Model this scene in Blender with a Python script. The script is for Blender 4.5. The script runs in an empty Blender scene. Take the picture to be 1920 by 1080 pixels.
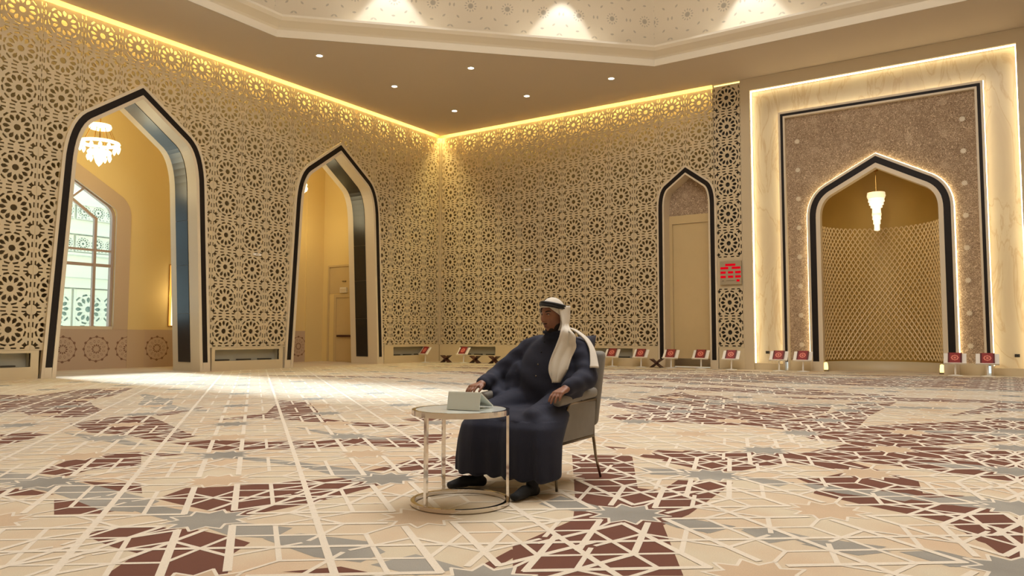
import bpy, bmesh, math, random
import numpy as np
from mathutils import Vector, Matrix
from mathutils.geometry import delaunay_2d_cdt

# ------------------------------------------------------------------ camera, world, sun, large lights, exposure
SC = bpy.context.scene
COL = SC.collection
R = math.radians
PI = math.pi
F_PX = 1396.0
YAW, PITCH, ROLL = R(33.55), R(3.67), R(0.1)
cam_data = bpy.data.cameras.new('camera')
cam_data.sensor_width = 36.0
cam_data.lens = F_PX / 1920.0 * 36.0
cam_data.clip_end = 300
cam = bpy.data.objects.new('camera', cam_data)
COL.objects.link(cam)
cam.location = (0, 0, 1.0)
cam.rotation_euler = (Matrix.Rotation(YAW, 4, 'Z') @ Matrix.Rotation(PI / 2 + PITCH, 4, 'X') @ Matrix.Rotation(ROLL, 4, 'Z')).to_euler()
SC.camera = cam
vs = SC.view_settings
vs.view_transform = 'Standard'
vs.look = 'None'
vs.gamma = 1.0
vs.use_curve_mapping = False
vs.exposure = 0.0

world = bpy.data.worlds.new('world')
SC.world = world
world.use_nodes = True
bg = world.node_tree.nodes['Background']
bg.inputs['Color'].default_value = (0.74, 0.92, 1.0, 1)
bg.inputs['Strength'].default_value = 1.25


def light(name, kind, loc, energy, color, **kw):
    d = bpy.data.lights.new(name, kind)
    d.energy = energy
    d.color = color
    for k, v in kw.items():
        if k != 'rot':
            setattr(d, k, v)
    o = bpy.data.objects.new(name, d)
    COL.objects.link(o)
    o.location = loc
    if 'rot' in kw:
        o.rotation_euler = kw['rot']
    return o


# low daylight through the lobby window and the archway onto the carpet
SUN_EL = R(19.0)
sdir = Vector((math.cos(SUN_EL), -0.06, -math.sin(SUN_EL)))
light('sun', 'SUN', (-40, 10, 20), 13.0, (0.93, 0.96, 1.0), angle=R(7), rot=sdir.to_track_quat('-Z', 'Y').to_euler())
# unseen area fill added high in the dome for the hall's general light
light('dome_fill', 'AREA', (-3.03, 7.3, 12.6), 1200, (1.0, 0.985, 0.965), shape='DISK', size=13.0, rot=(0, 0, 0))
light('hall_fill', 'POINT', (-3.03, 7.3, 8.4), 850, (1.0, 0.98, 0.95), shadow_soft_size=2.0)  # unseen point fill added to brighten the upper walls

# ------------------------------------------------------------------ dimensions (metres)
XA = -18.5            # face of the left lattice wall
YB = 22.75            # face of the wall with the mihrab
XR, YF = 12.45, -8.15
ZC = 8.90             # flat ceiling
PW = 0.9127           # lattice panel width
PH = 0.925            # lattice repeat in height
OCX, OCY, OAP = -3.03, 7.30, 12.83


# ------------------------------------------------------------------ node helpers
class X:
    """a tiny expression builder for shader node trees"""
    def __init__(self, nt, s):
        self.nt, self.s = nt, s

    def _m(self, op, *a):
        n = self.nt.nodes.new('ShaderNodeMath')
        n.operation = op
        for i, v in enumerate(a):
            if isinstance(v, X):
                self.nt.links.new(v.s, n.inputs[i])
            else:
                n.inputs[i].default_value = float(v)
        return X(self.nt, n.outputs[0])

    def __add__(s, o): return s._m('ADD', s, o)
    def __radd__(s, o): return s._m('ADD', s, o)
    def __sub__(s, o): return s._m('SUBTRACT', s, o)
    def __rsub__(s, o): return s._m('SUBTRACT', o, s)
    def __mul__(s, o): return s._m('MULTIPLY', s, o)
    def __rmul__(s, o): return s._m('MULTIPLY', s, o)
    def __truediv__(s, o): return s._m('DIVIDE', s, o)
    def lt(s, o): return s._m('LESS_THAN', s, o)
    def gt(s, o): return s._m('GREATER_THAN', s, o)
    def abs(s): return s._m('ABSOLUTE', s)
    def mod(s, p): return s._m('FLOORED_MODULO', s, p)
    def cos(s): return s._m('COSINE', s)
    def sqrt(s): return s._m('SQRT', s)
    def atan2(s, o): return s._m('ARCTAN2', s, o)
    def max(s, o): return s._m('MAXIMUM', s, o)
    def min(s, o): return s._m('MINIMUM', s, o)


def srgb(r, g, b):
    f = lambda c: (c / 255) / 12.92 if c <= 10 else ((c / 255 + 0.055) / 1.055) ** 2.4
    return (f(r), f(g), f(b), 1)


def new_mat(name):
    m = bpy.data.materials.new(name)
    m.use_nodes = True
    nt = m.node_tree
    return m, nt, nt.nodes['Principled BSDF']


def mat(name, col, rough=0.5, metal=0.0, noise=0.0, nscale=8.0, bump=0.0, bscale=60.0, spec=0.5, sheen=0.0, coat=0.0):
    m, nt, p = new_mat(name)
    p.inputs['Base Color'].default_value = col
    p.inputs['Roughness'].default_value = rough
    p.inputs['Metallic'].default_value = metal
    p.inputs['Specular IOR Level'].default_value = spec
    p.inputs['Sheen Weight'].default_value = sheen
    p.inputs['Coat Weight'].default_value = coat
    tc = nt.nodes.new('ShaderNodeTexCoord')
    if noise > 0:
        t = nt.nodes.new('ShaderNodeTexNoise')
        t.inputs['Scale'].default_value = nscale
        t.inputs['Detail'].default_value = 4
        nt.links.new(tc.outputs['Object'], t.inputs['Vector'])
        mx = nt.nodes.new('ShaderNodeMix')
        mx.data_type = 'RGBA'
        nt.links.new(t.outputs['Fac'], mx.inputs['Factor'])
        mx.inputs['A'].default_value = tuple(c * (1 - noise) for c in col[:3]) + (1,)
        mx.inputs['B'].default_value = tuple(min(1, c * (1 + noise)) for c in col[:3]) + (1,)
        nt.links.new(mx.outputs['Result'], p.inputs['Base Color'])
    if bump > 0:
        t2 = nt.nodes.new('ShaderNodeTexNoise')
        t2.inputs['Scale'].default_value = bscale
        nt.links.new(tc.outputs['Object'], t2.inputs['Vector'])
        b = nt.nodes.new('ShaderNodeBump')
        b.inputs['Strength'].default_value = bump
        b.inputs['Distance'].default_value = 0.01
        nt.links.new(t2.outputs['Fac'], b.inputs['Height'])
        nt.links.new(b.outputs['Normal'], p.inputs['Normal'])
    return m


def emit(name, col, strength):
    m, nt, p = new_mat(name)
    p.inputs['Base Color'].default_value = col
    p.inputs['Emission Color'].default_value = col
    p.inputs['Emission Strength'].default_value = strength
    return m


def coords(nt):
    tc = nt.nodes.new('ShaderNodeTexCoord')
    s = nt.nodes.new('ShaderNodeSeparateXYZ')
    nt.links.new(tc.outputs['Object'], s.inputs[0])
    return tc, X(nt, s.outputs[0]), X(nt, s.outputs[1]), X(nt, s.outputs[2])


def mixcol(nt, fac, a, b):
    mx = nt.nodes.new('ShaderNodeMix')
    mx.data_type = 'RGBA'
    nt.links.new(fac.s if isinstance(fac, X) else fac, mx.inputs['Factor'])
    for k, v in (('A', a), ('B', b)):
        if isinstance(v, tuple):
            mx.inputs[k].default_value = v
        else:
            nt.links.new(v, mx.inputs[k])
    return mx.outputs['Result']


def medallion_mask(u, v, pu, pv, r):
    """inlaid wheel of dots and rings repeated on a grid, as a 0/1 mask"""
    x = (u.mod(pu)) - pu / 2
    y = (v.mod(pv)) - pv / 2
    rr = (x * x + y * y).sqrt()
    th = y.atan2(x)
    dots = ((rr - r).abs() - r * 0.10 * (th * 12).cos()).lt(0.0)
    ring = ((rr - r * 0.30).abs() - r * 0.05 * (1.0 + (th * 12).cos())).lt(0.0)
    thin = (rr - r * 0.97).abs().lt(r * 0.022)
    pet = ((rr - r * 0.62).abs() - r * 0.10 * ((th * 12 + PI).cos())).abs().lt(r * 0.018)
    return dots.max(ring).max(thin).max(pet)


M = {}
M['screen'] = mat('screen_beige', srgb(206, 187, 152), 0.5, noise=0.03, nscale=2)
M['plinth'] = mat('plinth_beige', srgb(210, 192, 156), 0.45, noise=0.03, nscale=3)
M['backing'] = mat('backing_ochre', srgb(126, 106, 72), 0.8)
M['trim'] = mat('trim_cream', srgb(218, 202, 174), 0.4)
M['dark'] = mat('dark_stone', srgb(34, 27, 22), 0.5, noise=0.3, nscale=25, spec=0.2)
M['slab'] = mat('reveal_slab', srgb(30, 28, 28), 0.28, noise=0.25, nscale=6)
M['ceiling'] = mat('ceiling_paint', srgb(196, 181, 162), 0.8)
M['cornice'] = mat('cornice_paint', srgb(226, 214, 192), 0.7)
M['lobby'] = mat('lobby_paint', srgb(228, 203, 142), 0.7)
M['surround'] = mat('surround_stone', srgb(200, 176, 146), 0.5)
M['plain'] = mat('hall_paint', srgb(203, 185, 152), 0.7)
M['wood_beige'] = mat('beige_door', srgb(205, 180, 132), 0.45, noise=0.04, nscale=3)
M['metal'] = mat('brushed_metal', srgb(150, 140, 125), 0.3, 1.0)
M['white'] = mat('white_board', srgb(236, 230, 220), 0.4)
M['red'] = mat('book_red', srgb(140, 34, 34), 0.5, noise=0.15, nscale=40)
M['darkred'] = mat('book_dark_red', srgb(92, 22, 24), 0.5)
M['gold'] = mat('gilt', srgb(226, 130, 110), 0.45)
M['brownwood'] = mat('dark_wood', srgb(70, 34, 22), 0.4, noise=0.2, nscale=30)
M['led_amber'] = emit('led_amber', (1.0, 0.82, 0.34, 1), 62)
M['led_line'] = emit('led_line', (1.0, 0.77, 0.27, 1), 2)
M['led_warm'] = emit('led_warm', (1.0, 0.86, 0.55, 1), 6)
M['led_soft'] = emit('led_soft', (1.0, 0.83, 0.48, 1), 6)
M['lamp_white'] = emit('lamp_white', (1.0, 0.92, 0.78, 1), 14)
M['crystal'] = emit('crystal_glow', (1.0, 0.86, 0.58, 1), 1.7)
M['gilt_metal'] = mat('gilt_metal', srgb(215, 170, 95), 0.25, 1.0)
M['led_red'] = emit('led_red', (0.85, 0.0, 0.012, 1), 0.8)
M['led_red'].node_tree.nodes['Principled BSDF'].inputs['Base Color'].default_value = (0.05, 0.0, 0.0, 1)
M['led_red'].node_tree.nodes['Principled BSDF'].inputs['Specular IOR Level'].default_value = 0.0
M['black'] = mat('black_plastic', srgb(22, 20, 19), 0.4)
M['grey_box'] = mat('recess_grey', srgb(172, 166, 146), 0.35)
M['recess_dark'] = mat('recess_dark', srgb(60, 52, 36), 0.6)
M['facade'] = mat('facade_stone', srgb(235, 240, 238), 0.8)
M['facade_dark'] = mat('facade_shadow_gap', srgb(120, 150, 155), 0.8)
M['win_frame'] = mat('window_frame', srgb(178, 156, 142), 0.4)
M['pave'] = mat('pale_paving', srgb(215, 215, 208), 0.8)

# glass of the lobby window
m, nt, p = new_mat('window_glass')
p.inputs['Base Color'].default_value = (0.9, 1.0, 0.98, 1)
p.inputs['Roughness'].default_value = 0.0
p.inputs['Transmission Weight'].default_value = 1.0
p.inputs['IOR'].default_value = 1.02
tr = nt.nodes.new('ShaderNodeBsdfTransparent')
tr.inputs[0].default_value = (0.84, 0.96, 0.96, 1)
ms = nt.nodes.new('ShaderNodeMixShader')
ms.inputs[0].default_value = 0.9
nt.links.new(p.outputs[0], ms.inputs[1])
nt.links.new(tr.outputs[0], ms.inputs[2])
nt.links.new(ms.outputs[0], nt.nodes['Material Output'].inputs['Surface'])
M['glass'] = m

# drum of the dome: cream with grey star medallions
m, nt, p = new_mat('drum_ornament')
uvn = nt.nodes.new('ShaderNodeUVMap')
sp = nt.nodes.new('ShaderNodeSeparateXYZ')
nt.links.new(uvn.outputs[0], sp.inputs[0])
u, v = X(nt, sp.outputs[0]), X(nt, sp.outputs[1])
x = (u + 0.22).mod(1.06) - 0.53
y = v.mod(2.2) - 0.99
rr = (x * x + y * y).sqrt()
th = y.atan2(x)
star = (rr - 0.075 - 0.012 * (th * 12).cos()).lt(0.0)
rays = ((rr - 0.145).abs() - 0.035 * (th * 12).cos()).lt(0.0)
dots = ((rr - 0.47).abs() - 0.06 * ((th * 8).cos() - 0.55)).lt(0.0)
arc = ((rr - 0.78).abs() - 0.05 * ((th * 14).cos() - 0.5)).lt(0.0)
f = star.max(rays * 0.8).max(dots * 0.8).max(arc * 0.7)
nt.links.new(mixcol(nt, f * 0.55, srgb(222, 208, 184), srgb(120, 112, 102)), p.inputs['Base Color'])
p.inputs['Roughness'].default_value = 0.8
M['drum'] = m

# wainscot of the lobby with inlaid wheels
m, nt, p = new_mat('wainscot_inlay')
tc, x, y, z = coords(nt)
f = medallion_mask(y + 0.18, z - 0.09, 0.94, 1.0, 0.36)
nt.links.new(mixcol(nt, f * 0.85, srgb(196, 172, 148), srgb(112, 72, 52)), p.inputs['Base Color'])
p.inputs['Roughness'].default_value = 0.35
M['wainscot'] = m

# onyx of the mihrab surround
m, nt, p = new_mat('onyx')
tc, x, y, z = coords(nt)
mp = nt.nodes.new('ShaderNodeMapping')
mp.inputs['Scale'].default_value = (1.2, 1, 0.35)
nt.links.new(tc.outputs['Object'], mp.inputs[0])
nz = nt.nodes.new('ShaderNodeTexNoise')
nz.inputs['Scale'].default_value = 1.3
nz.inputs['Detail'].default_value = 7
nz.inputs['Distortion'].default_value = 1.4
nt.links.new(mp.outputs[0], nz.inputs['Vector'])
cr = nt.nodes.new('ShaderNodeValToRGB')
cr.color_ramp.elements[0].position = 0.3
cr.color_ramp.elements[0].color = srgb(196, 178, 150)
cr.color_ramp.elements[1].position = 0.7
cr.color_ramp.elements[1].color = srgb(208, 194, 166)
e = cr.color_ramp.elements.new(0.47)
e.color = srgb(202, 186, 156)
e = cr.color_ramp.elements.new(0.50)
e.color = srgb(190, 168, 136)
e = cr.color_ramp.elements.new(0.53)
e.color = srgb(204, 188, 158)
nt.links.new(nz.outputs['Fac'], cr.inputs[0])
nt.links.new(cr.outputs[0], p.inputs['Base Color'])
p.inputs['Roughness'].default_value = 0.25
M['onyx'] = m

# carved arabesque slab: fine relief
m, nt, p = new_mat('carved_arabesque')
tc, x, y, z = coords(nt)
vo = nt.nodes.new('ShaderNodeTexVoronoi')
vo.feature = 'DISTANCE_TO_EDGE'
vo.inputs['Scale'].default_value = 9.0
nt.links.new(tc.outputs['Object'], vo.inputs['Vector'])
n1 = nt.nodes.new('ShaderNodeTexNoise')
n1.inputs['Scale'].default_value = 13
n1.inputs['Detail'].default_value = 3
n1.inputs['Distortion'].default_value = 2.5
nt.links.new(tc.outputs['Object'], n1.inputs['Vector'])
n2 = nt.nodes.new('ShaderNodeTexNoise')
n2.inputs['Scale'].default_value = 1.1
n2.inputs['Detail'].default_value = 4
nt.links.new(tc.outputs['Object'], n2.inputs['Vector'])
xx = x.mod(0.82) - 0.41
zz = z.mod(0.86) - 0.43
rr = (xx * xx + zz * zz).sqrt()
th = zz.atan2(xx)
star = (rr - 0.10 - 0.02 * (th * 10).cos()).lt(0.0)
rays = ((rr - 0.25).abs() - 0.10 * (th * 10).cos()).lt(0.0)
h = (X(nt, n1.outputs['Fac']) - 0.5).abs() * 7.0
h = h.min(1.0).max(star * 0.45).max(rays * 0.22)
base = mixcol(nt, X(nt, n2.outputs['Fac']), srgb(202, 174, 142), srgb(228, 205, 174))
dark = mixcol(nt, X(nt, n2.outputs['Fac']), srgb(108, 80, 56), srgb(142, 112, 82))
nt.links.new(mixcol(nt, h, dark, base), p.inputs['Base Color'])
b = nt.nodes.new('ShaderNodeBump')
b.inputs['Strength'].default_value = 0.5
b.inputs['Distance'].default_value = 0.02
nt.links.new(h.s, b.inputs['Height'])
nt.links.new(b.outputs['Normal'], p.inputs['Normal'])
p.inputs['Roughness'].default_value = 0.6
M['carved'] = m

# carpet pile
def carpet(name, col, var, tint=None):
    m, nt, p = new_mat(name)
    tc = nt.nodes.new('ShaderNodeTexCoord')
    n = nt.nodes.new('ShaderNodeTexNoise')
    n.inputs['Scale'].default_value = 1.6
    n.inputs['Detail'].default_value = 5
    nt.links.new(tc.outputs['Object'], n.inputs['Vector'])
    cr = nt.nodes.new('ShaderNodeValToRGB')
    cr.color_ramp.elements[0].position = 0.38
    cr.color_ramp.elements[1].position = 0.66
    cr.color_ramp.elements[0].color = col
    cr.color_ramp.elements[1].color = tint or tuple(c * (1 - var) for c in col[:3]) + (1,)
    nt.links.new(n.outputs['Fac'], cr.inputs[0])
    g = nt.nodes.new('ShaderNodeTexNoise')
    g.inputs['Scale'].default_value = 160
    nt.links.new(tc.outputs['Object'], g.inputs['Vector'])
    hue = nt.nodes.new('ShaderNodeHueSaturation')
    nt.links.new(cr.outputs[0], hue.inputs['Color'])
    vv = X(nt, g.outputs['Fac']) * 0.3 + 0.85
    nt.links.new(vv.s, hue.inputs['Value'])
    nt.links.new(hue.outputs[0], p.inputs['Base Color'])
    p.inputs['Roughness'].default_value = 0.95
    p.inputs['Specular IOR Level'].default_value = 0.15
    p.inputs['Sheen Weight'].default_value = 0.15
    return m


M['carpet'] = carpet('carpet_beige', srgb(212, 198, 172), 0.1, srgb(208, 182, 152))
M['carpet_line'] = carpet('carpet_cream', srgb(229, 217, 198), 0.05)
M['carpet_brown'] = carpet('carpet_brown', srgb(112, 68, 54), 0.12)
M['carpet_grey'] = carpet('carpet_grey', srgb(160, 155, 145), 0.25)
M['carpet_tan'] = carpet('carpet_tan', srgb(204, 178, 148), 0.1)


# ------------------------------------------------------------------ mesh helpers
class MB:
    def __init__(self):
        self.v, self.f = [], []

    def add(self, vs_, fs_):
        o = len(self.v)
        self.v += [tuple(q) for q in vs_]
        self.f += [tuple(i + o for i in f_) for f_ in fs_]
        return self

    def box(self, x0, x1, y0, y1, z0, z1, T=None):
        vs_ = [(x, y, z) for x in (x0, x1) for y in (y0, y1) for z in (z0, z1)]
        if T:
            vs_ = [T(*q) for q in vs_]
        return self.add(vs_, [(0, 1, 3, 2), (4, 6, 7, 5), (0, 4, 5, 1), (2, 3, 7, 6), (0, 2, 6, 4), (1, 5, 7, 3)])

    def tube(self, pts, r, n=10, closed=False, flat=None):
        """sweep a circle (or a flat w x h rectangle) along points"""
        P = [Vector(q) for q in pts]
        rad = r if isinstance(r, (list, tuple)) else [r] * len(P)
        prev = None
        rings = []
        for i, c in enumerate(P):
            if closed:
                t = (P[(i + 1) % len(P)] - P[i - 1]).normalized()
            else:
                t = (P[min(i + 1, len(P) - 1)] - P[max(i - 1, 0)]).normalized()
            if prev is None:
                a = Vector((0, 0, 1)) if abs(t.z) < 0.9 else Vector((1, 0, 0))
                nrm = (a - t * a.dot(t)).normalized()
            else:
                nrm = (prev - t * prev.dot(t)).normalized()
            prev = nrm
            bi = t.cross(nrm)
            rings.append([c + nrm * (rad[i] * math.cos(2 * PI * k / n)) + bi * (rad[i] * math.sin(2 * PI * k / n)) for k in range(n)])
        o = len(self.v)
        for rg in rings:
            self.v += [tuple(q) for q in rg]
        m_ = len(P)
        for i in range(m_ if closed else m_ - 1):
            j = (i + 1) % m_
            for k in range(n):
                self.f.append((o + i * n + k, o + i * n + (k + 1) % n, o + j * n + (k + 1) % n, o + j * n + k))
        if not closed:
            self.f.append(tuple(o + k for k in range(n))[::-1])
            self.f.append(tuple(o + (m_ - 1) * n + k for k in range(n)))
        return self

    def lathe(self, prof, c=(0, 0, 0), n=20, closed=False):
        o = len(self.v)
        for r_, z_ in prof:
            for k in range(n):
                a = 2 * PI * k / n
                self.v.append((c[0] + r_ * math.cos(a), c[1] + r_ * math.sin(a), c[2] + z_))
        m_ = len(prof)
        for i in range(m_ if closed else m_ - 1):
            j = (i + 1) % m_
            for k in range(n):
                self.f.append((o + i * n + k, o + i * n + (k + 1) % n, o + j * n + (k + 1) % n, o + j * n + k))
        if not closed:
            self.f.append(tuple(o + k for k in range(n))[::-1])
            self.f.append(tuple(o + (m_ - 1) * n + k for k in range(n)))
        return self

    def ellipsoid(self, c, r, n=14, m_=10, rot=None):
        o = len(self.v)
        pts = []
        for i in range(1, m_):
            ph = PI * i / m_
            for k in range(n):
                a = 2 * PI * k / n
                pts.append(Vector((r[0] * math.sin(ph) * math.cos(a), r[1] * math.sin(ph) * math.sin(a), r[2] * math.cos(ph))))
        pts += [Vector((0, 0, r[2])), Vector((0, 0, -r[2]))]
        if rot is not None:
            pts = [rot @ q for q in pts]
        self.v += [tuple(q + Vector(c)) for q in pts]
        for i in range(m_ - 2):
            for k in range(n):
                self.f.append((o + i * n + k, o + (i + 1) * n + k, o + (i + 1) * n + (k + 1) % n, o + i * n + (k + 1) % n))
        t, b_ = o + (m_ - 1) * n, o + (m_ - 1) * n + 1
        for k in range(n):
            self.f.append((t, o + k, o + (k + 1) % n))
            self.f.append((b_, o + (m_ - 2) * n + (k + 1) % n, o + (m_ - 2) * n + k))
        return self

    def bone(self, p0, p1, r0, r1, k=8):
        p0, p1 = Vector(p0), Vector(p1)
        for i in range(k + 1):
            t = i / k
            r_ = r0 + (r1 - r0) * t
            self.ellipsoid(p0.lerp(p1, t), (r_, r_, r_), 12, 8)
        return self

    def mesh(self, name):
        me = bpy.data.meshes.new(name)
        me.from_pydata(self.v, [], self.f)
        me.validate()
        return me

    def build(self, name, material, parent=None, smooth=False, fixn=True):
        return obj(name, self.mesh(name), material, parent, smooth, fixn)


def obj(name, me, material, parent=None, smooth=False, fixn=False):
    if fixn:
        bm = bmesh.new()
        bm.from_mesh(me)
        bmesh.ops.recalc_face_normals(bm, faces=bm.faces)
        bm.to_mesh(me)
        bm.free()
    if material is not None:
        me.materials.clear()
        me.materials.append(M[material] if isinstance(material, str) else material)
    if smooth:
        me.polygons.foreach_set('use_smooth', [True] * len(me.polygons))
    o = bpy.data.objects.new(name, me)
    COL.objects.link(o)
    if parent is not None:
        o.parent = parent
    return o


def struct(o):
    o['kind'] = 'structure'
    return o


def tag(o, label, cat, group=None):
    o['label'] = label
    o['category'] = cat
    if group:
        o['group'] = group
    return o


def thing(name, label, cat, loc=(0, 0, 0), rz=0.0, group=None):
    o = bpy.data.objects.new(name, None)
    o.empty_display_size = 0.1
    COL.objects.link(o)
    o.location = loc
    o.rotation_euler = (0, 0, rz)
    return tag(o, label, cat, group)


def copy_thing(root, loc, rz=0.0):
    c = root.copy()
    COL.objects.link(c)
    c.location = loc
    c.rotation_euler = (0, 0, rz)
    for ch in root.children:
        d = ch.copy()
        COL.objects.link(d)
        d.parent = c
        for g in ch.children:
            e_ = g.copy()
            COL.objects.link(e_)
            e_.parent = d
    return c


def inside(poly, px, py):
    """vectorised point in polygon"""
    res = np.zeros(len(px), bool)
    n = len(poly)
    for i in range(n):
        x0, y0 = poly[i]
        x1, y1 = poly[(i + 1) % n]
        if y0 == y1:
            continue
        c = ((y0 > py) != (y1 > py)) & (px < (x1 - x0) * (py - y0) / (y1 - y0) + x0)
        res ^= c
    return res


def plate(outer, holes, T, w0, w1, keep_back=False):
    """flat plate: outline minus holes, front at w1, sides back to w0; T maps (u, v, w) to the world"""
    pts, edges = [], []
    for poly in [outer] + list(holes):
        o = len(pts)
        pts += [Vector(q) for q in poly]
        edges += [(o + i, o + (i + 1) % len(poly)) for i in range(len(poly))]
    V, _, Fc, _, _, _ = delaunay_2d_cdt(pts, edges, [], 0, 1e-6)
    V = np.array([(q[0], q[1]) for q in V])
    T3 = np.array([f_ for f_ in Fc if len(f_) == 3])
    cx = V[T3].mean(axis=1)
    keep = inside(outer, cx[:, 0], cx[:, 1])
    for h_ in holes:
        hx = [q[0] for q in h_]
        hy = [q[1] for q in h_]
        near = keep & (cx[:, 0] > min(hx)) & (cx[:, 0] < max(hx)) & (cx[:, 1] > min(hy)) & (cx[:, 1] < max(hy))
        idx = np.nonzero(near)[0]
        if len(idx):
            ins = inside(h_, cx[idx, 0], cx[idx, 1])
            keep[idx[ins]] = False
    T3 = T3[keep]
    used = np.unique(T3)
    mp_ = {int(k): i for i, k in enumerate(used)}
    n = len(used)
    verts = [T(V[k][0], V[k][1], w1) for k in used] + [T(V[k][0], V[k][1], w0) for k in used]
    tris = [tuple(mp_[int(k)] for k in t) for t in T3]
    cnt = {}
    for t in tris:
        for i in range(3):
            a, b_ = t[i], t[(i + 1) % 3]
            key = (min(a, b_), max(a, b_))
            cnt[key] = None if key in cnt else (a, b_)
    faces = list(tris)
    for q in cnt.values():
        if q:
            faces.append((q[1], q[0], q[0] + n, q[1] + n))
    if keep_back:
        faces += [(t[0] + n, t[2] + n, t[1] + n) for t in tris]
    return verts, faces


def offset(line, d):
    """offset an open polyline to its right by d"""
    P = [Vector(q) for q in line]
    out = []
    for i, c in enumerate(P):
        n0 = n1 = None
        if i > 0:
            t = (P[i] - P[i - 1]).normalized()
            n0 = Vector((t.y, -t.x))
        if i < len(P) - 1:
            t = (P[i + 1] - P[i]).normalized()
            n1 = Vector((t.y, -t.x))
        if n0 is None or n1 is None:
            nn = n0 or n1
            out.append(tuple(c + nn * d))
        else:
            b_ = (n0 + n1).normalized()
            out.append(tuple(c + b_ * (d / max(0.3, b_.dot(n0)))))
    return out


def band(line, d0, d1, T, w0, w1, mb=None):
    """a frame strip that follows a polyline between the offsets d0 and d1 and from depth w0 to w1"""
    mb = mb or MB()
    a, b_ = offset(line, d0), offset(line, d1)
    n = len(a)
    vs_ = []
    for i in range(n):
        vs_ += [T(*a[i], w1), T(*b_[i], w1), T(*b_[i], w0), T(*a[i], w0)]
    fs_ = []
    for i in range(n - 1):
        for k in range(4):
            fs_.append((i * 4 + k, i * 4 + (k + 1) % 4, (i + 1) * 4 + (k + 1) % 4, (i + 1) * 4 + k))
    fs_ += [(0, 1, 2, 3), tuple(4 * (n - 1) + k for k in (3, 2, 1, 0))]
    return mb.add(vs_, fs_)


def arch_line(c, hb, hs, z0, zs, ctrl, sh, apex, n=8):
    """pointed arch with eased shoulders, from the foot on the low-u side over the apex to the other foot"""
    right = [(hb, z0), (hs, zs)]
    for i in range(1, n + 1):
        t = i / n
        right.append(((1 - t) ** 2 * hs + 2 * t * (1 - t) * ctrl[0] + t * t * sh[0],
                      (1 - t) ** 2 * zs + 2 * t * (1 - t) * ctrl[1] + t * t * sh[1]))
    return [(c - u_, v_) for u_, v_ in right] + [(c, apex)] + [(c + u_, v_) for u_, v_ in reversed(right)]


TA = lambda u_, v_, w_: (XA + w_, u_, v_)        # left wall: u along y, w into the room
TB = lambda u_, v_, w_: (u_, YB - w_, v_)        # mihrab wall: u along x, w into the room

# ------------------------------------------------------------------ floor and carpet
CX0, CY0, CDX, CDY = -1.81, 3.92, 1.837, 1.4055
floor = struct(MB().box(-22.4, XR, YF, YB + 1.6, -0.12, 0.0).build('floor', 'carpet'))


def flat_poly(mb, pts, z):
    n_ = len(pts)
    V, _, Fc, _, _, _ = delaunay_2d_cdt([Vector(q) for q in pts], [(i, (i + 1) % n_) for i in range(n_)], [], 0, 1e-6)
    o = len(mb.v)
    mb.v += [(q[0], q[1], z) for q in V]
    for f_ in Fc:
        c_ = sum((V[k] for k in f_), Vector((0, 0))) / len(f_)
        if inside(pts, np.array([c_[0]]), np.array([c_[1]]))[0]:
            mb.f.append(tuple(o + k for k in f_))


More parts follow.
